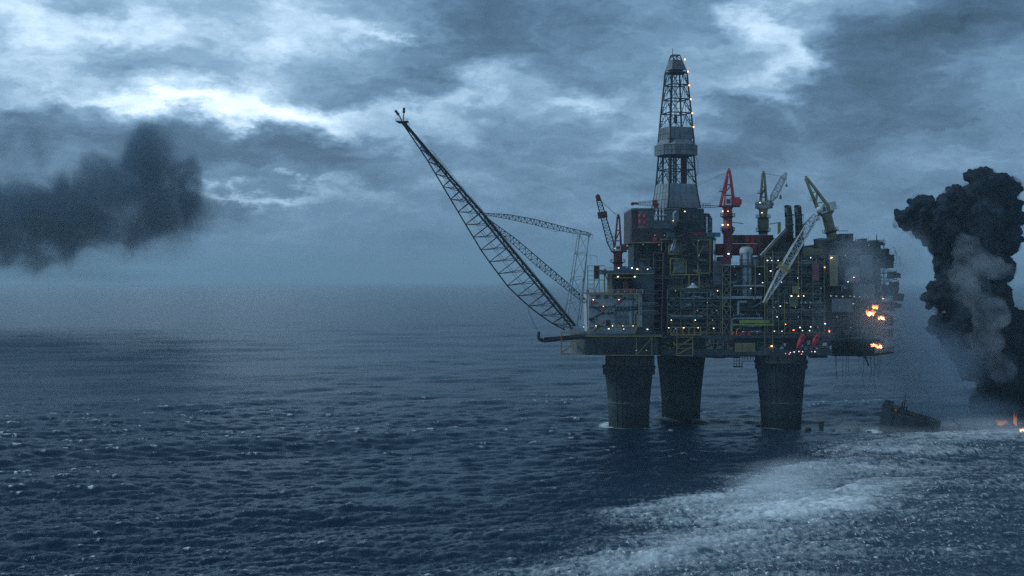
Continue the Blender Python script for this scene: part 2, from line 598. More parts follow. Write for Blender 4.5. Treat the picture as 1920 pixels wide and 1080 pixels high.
# photo positions along the foam track and the strength of its white core
TRACK = [(980, 1130), (1160, 1072), (1310, 1010), (1450, 938), (1490, 885), (1590, 845), (1700, 822), (1830, 812), (1990, 806)]
CORE = [.04, .34, .20, .85, .34, .12, .20, .34, .34]
build_sea()
# ------------------------------------------------------------------ paints
M = dict(
    concrete=mat('weathered_concrete', (0.019, 0.034, 0.037), 0.8, 0, 0.85, (0.005, 0.010, 0.012), 0.16),
    hull=mat('deck_hull_steel', (0.060, 0.088, 0.100), 0.6, 0, 0.65, (0.018, 0.022, 0.025), 0.3),
    dark=mat('dark_steel', (0.035, 0.043, 0.048), 0.6, 0, 0.5, (0.02, 0.018, 0.016), 0.5),
    black=mat('sooty_black_steel', (0.013, 0.016, 0.018), 0.55, 0, 0.4, (0.02, 0.016, 0.013), 0.5),
    grey=mat('grey_steel', (0.16, 0.185, 0.195), 0.5, 0.1, 0.6, (0.06, 0.055, 0.05), 0.4),
    panel=mat('pale_grey_cladding', (0.42, 0.47, 0.49), 0.45, 0.15, 0.6, (0.17, 0.18, 0.19), 0.35),
    white=mat('dull_white_paint', (0.52, 0.55, 0.55), 0.5, 0, 0.5, (0.2, 0.18, 0.15), 0.5),
    yellow=mat('faded_yellow_paint', (0.36, 0.275, 0.105), 0.55, 0, 0.6, (0.10, 0.075, 0.04), 0.6),
    ochre=mat('pale_ochre_paint', (0.23, 0.215, 0.125), 0.55, 0, 0.5, (0.10, 0.09, 0.06), 0.6),
    orange=mat('yellow_orange_paint', (0.55, 0.27, 0.04), 0.55, 0, 0.4, (0.16, 0.09, 0.03), 0.6),
    red=mat('crane_red_paint', (0.46, 0.045, 0.06), 0.5, 0, 0.4, (0.13, 0.02, 0.025), 0.5),
    dullred=mat('dull_red_paint', (0.20, 0.035, 0.042), 0.55, 0, 0.6, (0.07, 0.025, 0.025), 0.5),
    maroon=mat('maroon_cladding', (0.060, 0.040, 0.050), 0.6, 0, 0.5, (0.03, 0.026, 0.028), 0.4),
    pink=mat('faded_red_lattice', (0.20, 0.095, 0.115), 0.55, 0, 0.5, (0.08, 0.05, 0.05), 0.6),
    teal=mat('teal_deck_paint', (0.055, 0.15, 0.16), 0.55, 0, 0.5, (0.05, 0.06, 0.06), 0.5),
    blue=mat('blue_paint', (0.05, 0.16, 0.27), 0.5, 0, 0.4, (0.05, 0.06, 0.07), 0.5),
    boom=mat('boom_steel', (0.020, 0.028, 0.034), 0.5, 0.1, 0.4, (0.015, 0.016, 0.018), 0.5),
    galv=mat('galvanised_steel', (0.46, 0.52, 0.54), 0.45, 0.3, 0.4, (0.2, 0.2, 0.2), 0.5),
    soot=mat('charred_steel', (0.022, 0.026, 0.028), 0.8, 0, 0.7, (0.045, 0.035, 0.03), 0.4),
    glass=mat('dark_window_glass', (0.012, 0.018, 0.022), 0.12, 0, 0.1, (0.02, 0.02, 0.02), 0.5, spec=0.6),
    lime=mat('yellow_green_paint', (0.30, 0.36, 0.08), 0.55, 0, 0.4, (0.12, 0.13, 0.05), 0.5),
    rust=mat('rusted_hull_plate', (0.024, 0.040, 0.054), 0.7, 0, 0.7, (0.012, 0.017, 0.022), 0.35),
)
L_WARM = glow('warm_lamp', (1.0, 0.78, 0.45), 2.0)
L_COLD = glow('cold_lamp', (0.75, 0.92, 1.0), 1.4)
L_ORANGE = glow('orange_lamp', (1.0, 0.42, 0.14), 3.0)
L_RED = glow('red_lamp', (1.0, 0.16, 0.10), 1.6)
L_DIM = glow('dim_lamp', (0.75, 0.80, 0.66), 0.2)
M['derrick'] = mat('weathered_derrick_cladding', (0.23, 0.27, 0.29), 0.45, 0.15, 0.7, (0.08, 0.09, 0.10), 0.3)


def shaft_concrete():
    """dark wet concrete: pale salt streaks on top, a ragged tide line, black-green growth near the water"""
    m = mat('shaft_concrete', (0.020, 0.040, 0.047), 0.75, 0, 0.85, (0.006, 0.011, 0.013), 0.16)
    T = NT(m.node_tree)
    b = m.node_tree.nodes['Principled BSDF']
    base = b.inputs['Base Color'].links[0].from_socket
    geo = T.n('ShaderNodeNewGeometry').outputs['Position']
    x, y, z = T.sep(geo)
    n1 = T.noise(geo, 0.45, 5, 0.65).outputs[0]
    n2 = T.noise(T.xyz(x, y, T.m('MULTIPLY', z, 0.12)), 1.1, 5, 0.7).outputs[0]
    zz = T.m('ADD', z, T.m('MULTIPLY', T.m('SUBTRACT', n1, 0.5), 7.0))
    c = T.mix(T.m('MULTIPLY', T.mapr(zz, 5.6, 2.4), 0.85), base, (0.006, 0.013, 0.011, 1))
    tide = T.m('MULTIPLY', T.mapr(zz, 8.2, 9.2), T.mapr(zz, 11.2, 9.9))
    c = T.mix(T.m('MULTIPLY', tide, 0.55), c, (0.085, 0.11, 0.11, 1))
    salt = T.m('MULTIPLY', T.mapr(n2, 0.56, 0.72), T.mapr(z, 24.0, 14.0, 0.55, 0.15))
    c = T.mix(salt, c, (0.10, 0.13, 0.13, 1))
    rust = T.m('MULTIPLY', T.mapr(T.noise(T.xyz(x, y, T.m('MULTIPLY', z, 0.08)), 0.8, 4, 0.7).outputs[0], 0.60, 0.72), T.mapr(z, 6, 26, 0.0, 0.6))
    c = T.mix(rust, c, (0.055, 0.030, 0.020, 1))
    T.put(b.inputs['Base Color'], c)
    return m


M['concrete'] = shaft_concrete()
DF = 533.0


def bx(mb, px0, px1, py0, py1, d0, d1):
    """box whose front face spans photo pixels at distance d0, running back to d1"""
    return mb.box(X(px0, d0), X(px1, d0), d0, d1, Z(py1, d0), Z(py0, d0))


def lamp(px, py, d, parent, m=L_WARM, s=0.26):
    c = P(px, py, d)
    s *= .5 + .5 * random.Random(int(px * 7 + py * 13)).random()
    b = MB().lathe(c, [(s * .5, -s * .6), (s, -s * .2), (s, s * .3), (s * .4, s * .7)], 8)
    return b.build('lamp', m, parent)


def lamps(pts, d, parent, m=L_WARM, s=0.26):
    for (px, py) in pts:
        lamp(px, py, d, parent, m, s)


def pipework(rng, x0, x1, y0, y1, z0, z1, n, rmax=0.32):
    out = Items()
    b = MB()
    for i in range(n):
        if n <= 12:
            b = MB()
            out.append(b)
        r = rng.uniform(.09, rmax) if rng.random() < .8 else rng.uniform(rmax, rmax * 1.7)
        y = rng.uniform(y0, y1)
        k = rng.random()
        if k < .42:
            a, c = sorted((rng.uniform(x0, x1), rng.uniform(x0, x1)))
            z = rng.uniform(z0, z1)
            pts = [(a, y, z), (c, y, z)]
            if rng.random() < .6:
                pts.append((c, y, max(z0, min(z1, z + rng.uniform(-3, 3)))))
            b.path(pts, r, 6)
        elif k < .85:
            x = rng.uniform(x0, x1)
            a, c = sorted((rng.uniform(z0, z1), rng.uniform(z0, z1)))
            pts = [(x, y, a), (x, y, c)]
            if rng.random() < .5:
                pts.append((max(x0, min(x1, x + rng.uniform(-4, 4))), y, c))
            b.path(pts, r, 6)
        else:
            x, z = rng.uniform(x0, x1), rng.uniform(z0, z1)
            x2, z2 = max(x0, min(x1, x + rng.uniform(-5, 5))), max(z0, min(z1, z + rng.uniform(-3, 3)))
            b.bar((x, y, z), (x2, y, z2), r * 1.2)
    return out if n <= 12 else b


def clutter(rng, x0, x1, y0, y1, z0, z1, n, smin=.6, smax=2.6):
    """cabinets, skids, motor housings standing on a floor or bolted to a wall"""
    out = Items()
    for i in range(n):
        b = MB()
        out.append(b)
        w, h = rng.uniform(smin, smax), rng.uniform(smin, smax)
        dd = rng.uniform(.5, 1.6)
        x, y = rng.uniform(x0, max(x0 + .1, x1 - w)), rng.uniform(y0, max(y0 + .1, y1 - dd))
        z = z0 if rng.random() < .6 else rng.uniform(z0, max(z0 + .1, z1 - h))
        h = min(h, z1 - z)
        if rng.random() < .25:
            b.lathe((x + w / 2, y + dd / 2, z), [(w * .32, 0), (w * .38, h * .1), (w * .38, h * .82), (w * .2, h)], 10)
        else:
            b.box(x, x + w, y, y + dd, z, z + h)
            b.box(x + w * .1, x + w * .9, y - .06, y, z + h * .12, z + h * .55)
    return out


def deck_module(name, label, cat, px0, px1, pys, d0, d1, seed, core='dark', col='ochre', pipe='grey', floor='hull', nlamps=3, dens=1.0,
                lampm=L_WARM, recess=4.5, colstep=34, rails=True, open_top=True, roof=None, equip=('grey', 'dark', 'teal')):
    """open steel module: recessed walls, floors, columns, bracing, pipes, tanks and cabinets, handrails and lamps"""
    rng = random.Random(seed)
    t = thing(name, (X((px0 + px1) / 2, d0), (d0 + d1) / 2, Z(pys[-1], d0)), label, cat)
    x0, x1 = X(px0, d0), X(px1, d0)
    zs = [Z(p, d0) for p in pys]
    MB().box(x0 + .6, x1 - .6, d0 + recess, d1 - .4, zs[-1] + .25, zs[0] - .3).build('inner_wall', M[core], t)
    pan = Items()
    for zt, zb in zip(zs[:-1], zs[1:]):
        x = x0 + 1.2
        while x < x1 - 2.5:
            w = rng.uniform(1.4, 4.6)
            if rng.random() < .62:
                pan.append(MB().box(x, min(x1 - 1, x + w), d0 + recess - rng.uniform(.15, 1.6), d0 + recess, zb + .4, zb + (zt - zb) * rng.uniform(.45, .9)))
            x += w + rng.uniform(.2, 1.8)
    pan.build('wall_panel', M[rng.choice(['hull', 'grey'])], t)
    for i, z in enumerate(zs):
        if i == 0 and not open_top:
            continue
        f = MB().box(x0, x1, d0, d1 - .2, z - .42, z)
        f.bar((x0, d0 - .06, z - .25), (x1, d0 - .06, z - .25), .16, .5)
        fo = f.build('floor_deck', M[floor], t)
        if rails:
            MB().rail([(x0 + .1, d0 + 9, z), (x0 + .1, d0 + .15, z), (x1 - .1, d0 + .15, z), (x1 - .1, d0 + 9, z)]).build('railing', M[col], fo)
    n = max(2, round((px1 - px0) / colstep))
    xs = [x0 + .4 + (x1 - x0 - .8) * i / n for i in range(n + 1)]
    for x in xs:
        MB().bar((x, d0 + .7, zs[-1]), (x, d0 + .7, zs[0]), .36, .4).build('column', M[col], t)
    br = MB()
    for zt, zb in zip(zs[:-1], zs[1:]):
        for a, c in zip(xs[:-1], xs[1:]):
            if rng.random() < .4:
                p, q = ((a, d0 + .8, zb), (c, d0 + .8, zt)) if rng.random() < .5 else ((a, d0 + .8, zt), (c, d0 + .8, zb))
                br.bar(p, q, .28)
    br.bar((x0, d0 + .8, zs[0] - .7), (x1, d0 + .8, zs[0] - .7), .3)
    br.build('bracing', M[col], t)
    for zt, zb in zip(zs[:-1], zs[1:]):
        k = int((x1 - x0) * .55 * dens)
        pipework(rng, x0 + .8, x1 - .8, d0 + 1.3, d0 + recess - .3, zb + .3, zt - .6, max(3, k)).build('pipework', M[rng.choice([pipe, 'galv', 'panel', 'galv', 'hull'])], t)
        clutter(rng, x0 + .8, x1 - .8, d0 + 1.0, d0 + recess - .2, zb, zt - .6, max(2, int(k * .45))).build('equipment_skid', M[rng.choice(equip)], t)
        if rng.random() < .5 and x1 - x0 > 8:
            x = rng.uniform(x0 + 2, x1 - 5)
            r = rng.uniform(.6, 1.1)
            MB().lathe((x, d0 + 2.2, zb + r + .4), [(r * .3, 0), (r * .85, .3), (r, .8), (r, 3.2), (r * .85, 3.7), (r * .3, 4)], 14, (1, 0, 0)).build('tank', M[rng.choice(['galv', 'grey', 'panel'])], t)
    for zt, zb in zip(zs[:-1], zs[1:]):
        for i in range(max(1, nlamps // 2)):
            if rng.random() < .5:
                x = x0 + (x1 - x0) * (i + rng.uniform(.2, .8)) / max(1, nlamps // 2)
                c = Vector((x, d0 + .3, zt - .9))
                MB().lathe(c, [(.08, -.16), (.17, -.1), (.17, .1), (.08, .2)], 6).build('lamp', lampm if rng.random() < .22 else L_DIM, t)
    return t


# ------------------------------------------------------------------ the platform: shafts and deck
rig = thing('oil_platform', (X(1360), 565, 0), 'huge offshore oil platform deck standing on three flared concrete shafts', 'oil platform')


def shaft(px, d, prof, label=None, collar=True):
    """prof: (photo row, width in px)"""
    x = X(px, d)
    leg = MB().lathe((x, d, 0), [(w / 2 * d / FPX, Z(py, d) if py < 900 else -12.0) for py, w in prof], 48).build('leg', M['concrete'], rig, label)
    zt = Z(prof[-1][0], d)
    rt = prof[-1][1] / 2 * d / FPX
    if collar:
        MB().lathe((x, d, 0), [(rt + .05, zt - 1.4), (rt + .55, zt - 1.2), (rt + .55, zt - .1), (rt + .05, zt)], 48).build('collar', M['concrete'], leg)
        b = Items()
        for i in range(40):
            a = 2 * math.pi * i / 40
            b.append(MB().box(x + math.cos(a) * (rt + .1) - .22, x + math.cos(a) * (rt + .1) + .22, d + math.sin(a) * (rt + .1) - .22, d + math.sin(a) * (rt + .1) + .22, zt - 3.4, zt - 1.7))
        b.build('bracket', M['dark'], leg)
    # tide ring, vertical service pipes and a ladder
    b = MB()
    z1 = 9.6
    r1 = np.interp(z1, [Z(p, d) for p, w in prof], [w / 2 * d / FPX for p, w in prof])
    b.lathe((x, d, 0), [(r1 + .02, z1 - .5), (r1 + .22, z1 - .4), (r1 + .22, z1 + .1), (r1 + .02, z1 + .2)], 48)
    b.build('tide_ring', M['concrete'], leg)
    b = Items()
    for a in (-2.25, -2.0, -1.1):
        pts = []
        for py, w in prof:
            r = w / 2 * d / FPX + .12
            pts.append((x + r * math.cos(a), d + r * math.sin(a), Z(py, d) if py < 900 else -1))
        b.append(MB().path(pts, .16, 6))
    b.build('service_pipe', M['dark'], leg)
    return leg


shaft(1179, 545, [(999, 75), (803, 75.5), (775, 76.5), (750, 79), (725, 84), (700, 89), (685, 94.5)])
shaft(1277, 571, [(999, 70), (790, 70.5), (762, 72), (738, 75), (710, 80.5), (688, 86), (668, 91)], collar=False)
shaft(1464.5, 545, [(999, 74), (803, 74), (778, 75.5), (752, 79), (726, 84), (700, 89), (675, 94)])
# shaft heads between collar and deck
for px, d, w, y0, y1 in ((1181, 545, 86, 666, 686), (1464, 545, 90, 664, 676)):
    b = MB().lathe((X(px, d), d, 0), [(w / 2 * d / FPX, Z(y1, d)), (w / 2 * d / FPX, Z(y0, d))], 32)
    for i in range(16):
        a = 2 * math.pi * i / 16
        r = w / 2 * d / FPX + .25
        b.box(X(px, d) + r * math.cos(a) - .35, X(px, d) + r * math.cos(a) + .35, d + r * math.sin(a) - .35, d + r * math.sin(a) + .35, Z(y1, d), Z(y0, d))
    b.build('leg_head', M['dark'], rig)

# deck hull, rounded at the left end
zb, zt = Z(666, DF), Z(631, DF)


def plan_slab(pts, z0, z1, mb=None):
    mb = mb or MB()
    n = len(pts)
    vs_ = [(x, y, z0) for x, y in pts] + [(x, y, z1) for x, y in pts]
    return mb.add(vs_, [tuple(reversed(range(n))), tuple(range(n, 2 * n))] + [(i, (i + 1) % n, n + (i + 1) % n, n + i) for i in range(n)])


def rounded_plan(x0, x1, y0, y1, r, n=8):
    pts = [(x1, y0), (x1, y1), (x0, y1)]
    for i in range(n + 1):
        a = math.pi + (math.pi / 2) * i / n
        pts.append((x0 + r + r * math.cos(a), y0 + r + r * math.sin(a)))
    return pts


hull = plan_slab(rounded_plan(X(1083, DF), X(1233, DF), DF, 600, 8.0), zb, zt)
for i in range(44):                                            # vertical stiffeners of the plating
    px = 1100 + i * 3.0
    bx(hull, px, px + .7, 633, 665, DF - .22, DF)
hull.build('deck_hull', M['hull'], rig)
b = plan_slab(rounded_plan(X(1081, DF), X(1240, DF), DF - 1.6, 601, 8.6), zt, zt + .9)
b.build('deck_plate', M['hull'], rig)
b = MB()
for a_, c_ in (((1100, 630.5), (1241, 630.5)), ((1126, 666), (1226, 666))):
    b.bar(P(*a_, DF - 1.75), P(*c_, DF - 1.75), .32)
b.build('edge_beam', M['yellow'], rig)
rl = [P(1088, 626.5, DF + 4), P(1096, 627, DF - 1.4), P(1240, 627, DF - 1.4), P(1241, 627, DF + 14)]
for v in rl:
    v.z = zt + .9
MB().rail(rl).build('railing', M['teal'], rig)
b = MB()
for (x0, x1, y0, y1) in ((1132, 1192, 643, 664), (1197, 1222, 640, 664)):
    bx(b, x0, x1, y0, y1, DF - .5, DF + .02)
    for k in range(int((x1 - x0) / 4)):
        bx(b, x0 + 1 + k * 4, x0 + 2.2 + k * 4, y0 + 1, y1 - 1, DF - .8, DF - .5)
b.build('hull_panel', M['dark'], rig)
b = MB()
for x0 in (1193, 1222):
    b.bar(P(x0, 632, DF - .7), P(x0, 666, DF - .7), .3)
b.bar(P(1195, 664, DF - .7), P(1221, 634, DF - .7), .26)
b.build('bracing', M['yellow'], rig)
lamps([(1193, 657), (1212, 657)], DF - 1.0, rig, L_DIM, .24)

D1 = 538.0                                                     # face of the middle deck
mid = MB()
bx(mid, 1231, 1561, 634, 666, D1 + 1.5, 602)
for i in range(80):
    px = 1236 + i * 4.1
    bx(mid, px, px + .8, 634.5, 655, D1 + 1.15, D1 + 1.5)
mid.build('deck_hull', M['dark'], rig)
b = MB()
bx(b, 1240, 1561, 655.5, 666.5, D1, D1 + 1.4)
bx(b, 1240, 1561, 629, 633.9, D1 - .6, 602)
b.build('deck_girder', M['hull'], rig)
b = MB()
for x0 in (1376, 1415):
    pass
bx(b, 1378, 1416, 643, 660, D1 - .6, D1 - .2)
b.build('louvre_panel', M['ochre'], rig)
b = MB()
for i in range(8):
    bx(b, 1379, 1415, 644 + i * 2, 644.8 + i * 2, D1 - .75, D1 - .6)
b.build('louvre_slat', M['yellow'], rig)
rl = [P(1242, 629, D1 - .4), P(1561, 629, D1 - .4)]
MB().rail(rl).build('railing', M['ochre'], rig)
rng = random.Random(77)
for k, (x0, x1, mm) in enumerate(((1322, 1376, 'grey'), (1418, 1490, 'hull'), (1240, 1268, 'dark'), (1500, 1560, 'grey'))):
    pipework(rng, X(x0, D1), X(x1, D1), D1 - .5, D1 + .9, Z(655, D1), Z(634, D1), 34, .22).build('pipework', M[mm], rig)
    clutter(rng, X(x0, D1), X(x1, D1), D1 - .4, D1 + .9, Z(655, D1), Z(636, D1), 10, .5, 1.8).build('junction_box', M['galv' if k % 2 else 'ochre'], rig)
pipework(rng, X(1245, D1), X(1555, D1), D1 + .2, D1 + 30, Z(671, D1), Z(666.5, D1), 60, .35).build('pipework', M['dark'], rig)
b = MB()
for (x0, x1, y1) in ((1338, 1360, 672), (1241, 1262, 671), (1520, 1552, 671)):
    bx(b, x0, x1, 666.5, y1, D1 + 3, D1 + 8)
b.build('sump_tank', M['dark'], rig)
# hanging work basket below the deck
b = MB()
for i in range(8):
    b.bar(P(1376 + i * 5.2, 666, D1 + 2), P(1376 + i * 5.2, 678 if i > 3 else 688, D1 + 2), .2)
for y in (671, 677):
    b.bar(P(1375, y, D1 + 2), P(1413, y, D1 + 2), .22)
for y in (682, 688):
    b.bar(P(1375, y, D1 + 2), P(1393, y, D1 + 2), .22)
b.box(X(1376, D1 + 2), X(1393, D1 + 2), D1 + 1, D1 + 5, Z(688.5, D1 + 2), Z(687, D1 + 2))
b.build('work_basket', M['dark'], rig)
# right end of the deck, torn open by the explosion
b = MB()
bx(b, 1561, 1640, 641, 668, D1 + 1.5, 598)
bx(b, 1561, 1652, 636, 640.8, D1, 598)
for i in range(19):
    bx(b, 1563 + i * 4, 1564.4 + i * 4, 641, 667, D1 + .9, D1 + 1.5)
b.build('deck_hull', M['soot'], rig, 'scorched right end of the deck hull')
b = MB()
pts = [P(1608, 668, D1), P(1640, 666, D1 + 1), P(1676, 661, D1 + 2)]
for a_, c_ in zip(pts[:-1], pts[1:]):
    b.bar(a_, c_, .5)
    b.bar(a_ + Vector((0, 5, 0)), c_ + Vector((0, 5, 0)), .5)
for i in range(15):
    q_ = P(1612 + i * 4.5, 667.5 - i * .45, D1 + .5)
    b.bar(q_, q_ + Vector((0, 0, 2.0 + (i % 3) * .3)), .16)
    b.bar(q_, q_ + Vector((0, 5, 0)), .2)
b.bar(P(1610, 656, D1 + .5), P(1676, 652, D1 + 1.5), .18)
b.build('walkway', M['soot'], rig, 'bent walkway with bare posts')
b = MB()
b.bar(P(1622, 668, D1), P(1629, 686, D1 + 1), .4)
b.bar(P(1619, 670, D1), P(1634, 672, D1 + 1), .35)
rng = random.Random(5)
for i in range(15):
    px = rng.uniform(1562, 1652)
    p_ = P(px, 667, D1 + rng.uniform(1, 20))
    L = rng.uniform(3, 15)
    pts = [p_ + Vector((math.sin(j * .8 + i) * .3 * j / 4 + .12 * j * rng.uniform(-1, 1), 0, -L * j / 5)) for j in range(6)]
    b.path(pts, .07, 5)
b.build('hanging_cable', M['black'], rig)
# dark slot between the two halves of the deck
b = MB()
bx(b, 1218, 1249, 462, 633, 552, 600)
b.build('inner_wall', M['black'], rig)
rng = random.Random(8)
pipework(rng, X(1222, 545), X(1250, 545), 545, 551, Z(626, 545), Z(505, 545), 46, .35).build('pipework', M['dark'], rig)

# stair towers and yellow frames on the deck edge
b = MB()
for x0 in (1269, 1299):
    b.bar(P(x0, 628, D1 - 2), P(x0, 667, D1 - 2), .34)
    b.bar(P(x0, 628, D1 + 0), P(x0, 667, D1 + 0), .3)
for y in (632, 645, 653, 666.5):
    b.bar(P(1269, y, D1 - 2), P(1299, y, D1 - 2), .3)
b.bar(P(1262, 640, D1 - 2), P(1266, 648, D1 - 2), .5)
b.bar(P(1271, 650, D1 - 1), P(1297, 634, D1 - 1), .5)
b.bar(P(1271, 664, D1 - 1), P(1297, 650, D1 - 1), .5)
b.build('stair_tower', M['yellow'], rig)
b = MB()
for i in range(6):
    b.bar(P(1258 + i * 11.2, 614, D1 - 3), P(1258 + i * 11.2, 628, D1 - 3), .3)
for y in (614, 628):
    b.bar(P(1257, y, D1 - 3), P(1315, y, D1 - 3), .36)
b.box(X(1258, D1 - 3), X(1314, D1 - 3), D1 - 3, D1 - .7, Z(628.6, D1 - 3), Z(627.4, D1 - 3))
b.build('loading_balcony', M['yellow'], rig)
lamps([(1254, 614.6), (1282, 614.6), (1309, 614.6), (1338, 615.5)], D1 - 3.3, rig, L_WARM, .3)
b = MB()
bx(b, 1375, 1452, 607.6, 610.2, D1 - 1.6, D1 - .7)
bx(b, 1387, 1443, 600, 606, D1 - 1.2, D1 - .7)
b.build('lifting_beam', M['lime'], rig)
for x0 in (1434, 1449):
    MB().bar(P(x0, 470, D1 - 1.4), P(x0, 660, D1 - 1.4), .3).build('column', M['ochre'], rig)
lamps([(1447, 649)], D1 - 1.8, rig, L_ORANGE, .42)
lamps([(1473, 608)], D1 - 1.8, rig, L_ORANGE, .3)

# red fire pumps and a few red valves along the rail
for i, px in enumerate((1373, 1381, 1388, 1395, 1404)):
    v = thing('fire_monitor', P(px, 629, D1 - 2.0), ['squat orange red fire monitor at the start of the row', 'tall orange fire monitor raised like a flame on the deck edge', 'small orange red fire monitor beside the tall one',
              'wide red fire monitor near the middle of the deck edge', 'red fire monitor tilted at the end of the row'][i], 'fire monitor', 'red fire monitors along the deck edge')
    c = v.location
    MB().box(c.x - .5, c.x + .5, c.y - .5, c.y + .5, c.z, c.z + .45).build('base', M['red'], v)
    h = (1.0, 1.9, .8, 1.3, 1.5)[i]
    MB().tube(c + Vector((0, 0, .4)), c + Vector((.1, 0, h)), .22, .16, 8).tube(c + Vector((.1, 0, h)), c + Vector((.8, 0, h + (.3 if i != 1 else .9))), .18, .10, 8).build('nozzle', M['red' if i > 1 else 'orange'], v)

# ------------------------------------------------------------------ accommodation block
acc = thing('accommodation_block', (X(1150, DF), 548, zt + .9), 'pale grey living quarters block with zigzag outside stairs at the platform\'s left end', 'building')
dA = DF + 3
base_z = zt + .9
b = MB()
b.box(X(1104, dA), X(1204, dA), dA, 575, base_z + 2.6, Z(551, dA))
b.box(X(1106, dA), X(1200, dA), dA + 2.5, 575, base_z, base_z + 2.6)
for i in range(33):
    px = 1106 + i * 3
    bx(b, px, px + .35, 552, 612, dA - .08, dA)
b.build('wall', M['panel'], acc)
for px in (1117, 1133, 1149.5, 1181):
    w = bx(MB(), px, px + 8, 553, 560.5, dA - .12, dA - .07).build('window', M['glass'], acc)
    f = MB()
    bx(f, px - .6, px + 8.6, 552.2, 553, dA - .3, dA - .09)
    bx(f, px - .6, px + 8.6, 560.5, 561.4, dA - .3, dA - .09)
    bx(f, px - .6, px - .02, 553, 560.5, dA - .3, dA - .09)
    bx(f, px + 8.02, px + 8.6, 553, 560.5, dA - .3, dA - .09)
    f.build('window_frame', M['white'], w)
for (x0, x1, y0, y1, mm) in ((1136, 1145, 600, 612, 'dark'), (1108, 1112, 566, 574, 'dark'), (1190, 1199, 570, 582, 'hull'), (1141, 1148, 580, 590, 'hull')):
    b = MB()
    bx(b, x0, x1, y0, y1, dA - .22, dA - .07)
    b.build('door', M[mm], acc)
# outside stairs: flights with stringers, treads and handrails, and landings
st = MB()
sr = MB()


def flight(px0, py0, px1, py1, d):
    a, c = P(px0, py0, d), P(px1, py1, d)
    w = Vector((0, 1.3, 0))
    st.bar(a, c, .26, .5)
    st.bar(a + w, c + w, .26, .5)
    k = max(4, int(abs(c.z - a.z) / .28))
    for i in range(k + 1):
        p = a.lerp(c, i / k)
        st.box(p.x - .18, p.x + .18, p.y, p.y + 1.3, p.z - .03, p.z + .03)
    sr.rail([a, c], 1.1, .13, 1.6)


def landing(px0, px1, py, d):
    a, c = P(px0, py, d), P(px1, py, d)
    st.box(a.x, c.x, d - .2, dA - .05, a.z - .28, a.z)
    sr.rail([(a.x, d - .1, a.z), (c.x, d - .1, a.z)], 1.1, .13, 1.8)


dS = dA - 1.6
landing(1104, 1200, 575, dS)
landing(1112, 1122, 567, dS)
landing(1128, 1152, 587, dS)
landing(1103, 1116, 598, dS)
landing(1116, 1134, 611, dS)
flight(1112, 574, 1132, 587, dS)
flight(1131, 587, 1106, 599, dS)
flight(1106, 599, 1124, 611, dS)
flight(1124, 611, 1112, 624, dS)
flight(1150, 574, 1172, 559, dS)
flight(1157, 551, 1172, 560, dS)
landing(1168, 1190, 560, dS)
st.build('stairs', M['dark'], acc)
sr.build('stair_railing', M['white'], acc)
# four pressure bottles on the wall with pipe bends
for i in range(4):
    px = 1156 + i * 7.0
    b = MB()
    x = X(px, dA - 1)
    b.lathe((x, dA - 1, Z(609, dA - 1)), [(.15, 0), (.5, .3), (.5, 1.5), (.28, 1.7), (.28, 2.5), (.5, 2.7), (.5, 3.6), (.2, 4.1), (.2, 4.8), (.42, 5.0), (.42, 5.3), (.15, 5.5)], 12)
    b.build('pressure_bottle', M['grey'], acc)
b = MB()
for i in range(4):
    px = 1156 + i * 7.0
    b.path([P(px, 583, dA - 1), P(px, 580, dA - 1), P(px + 3, 578, dA - .8), P(px + 3, 577, dA - .3)], .2, 6)
b.path([P(1148, 588, dA - .8), P(1152, 582, dA - .8), P(1186, 581, dA - .8), P(1196, 578, dA - .8)], .26, 6)
b.path([P(1187, 612, dA - .8), P(1187, 566, dA - .8), P(1192, 560, dA - .8)], .24, 6)
b.path([P(1192, 612, dA - .8), P(1192, 590, dA - .8), P(1197, 584, dA - .8), P(1197, 566, dA - .8)], .2, 6)
b.build('pipework', M['dark'], acc)
for (px, py) in ((1112.5, 566.5), (1132, 578), (1160.5, 566), (1131.5, 603)):
    f = MB()
    c = P(px, py, dA - 1.9)
    f.lathe((c.x, c.y, c.z - .9), [(.3, 0), (.38, .1), (.38, 1.3), (.2, 1.6)], 10).build('fire_cabinet', M['red'], acc)
lamps([(1112.5, 562), (1160.5, 562), (1131.5, 574.4), (1148.5, 611), (1168, 611.2), (1187, 611.2), (1117.5, 611)], dA - 2.2, acc, L_WARM, .24)
lamps([(1094.5, 613), (1141.5, 616.5), (1169.5, 617), (1214, 617.5)], dA - 3, acc, L_COLD, .3)
b = MB()
b.bar(P(1101, 628, dA - 2.4), P(1107, 607, dA - 2.4), .5)
b.bar(P(1190, 625, dA - 2.4), P(1197, 606, dA - 2.4), .5)
b.bar(P(1198, 606, dA - 2.2), P(1198, 552, dA - 2.2), .42)
b.bar(P(1112, 624, dA - 2.2), P(1130, 614, dA - 2.2), .3)
b.bar(P(1101.5, 552, dA - 2.2), P(1101.5, 628, dA - 2.2), .26)
b.bar(P(1150, 612, dA - 2.2), P(1195, 612, dA - 2.2), .26)
b.bar(P(1102, 551.4, dA - 2.3), P(1200, 551.4, dA - 2.3), .5)
b.build('yellow_frame', M['yellow'], acc)
ro = MB().box(X(1102, dA), X(1206, dA), dA - 2.2, 576, Z(551, dA), Z(549, dA)).build('roof', M['grey'], acc)
MB().rail([(X(1103, dA), dA + 12, Z(549, dA)), (X(1103, dA), dA - 2, Z(549, dA)), (X(1204, dA), dA - 2, Z(549, dA))], 1.2, .13).build('railing', M['galv'], ro)
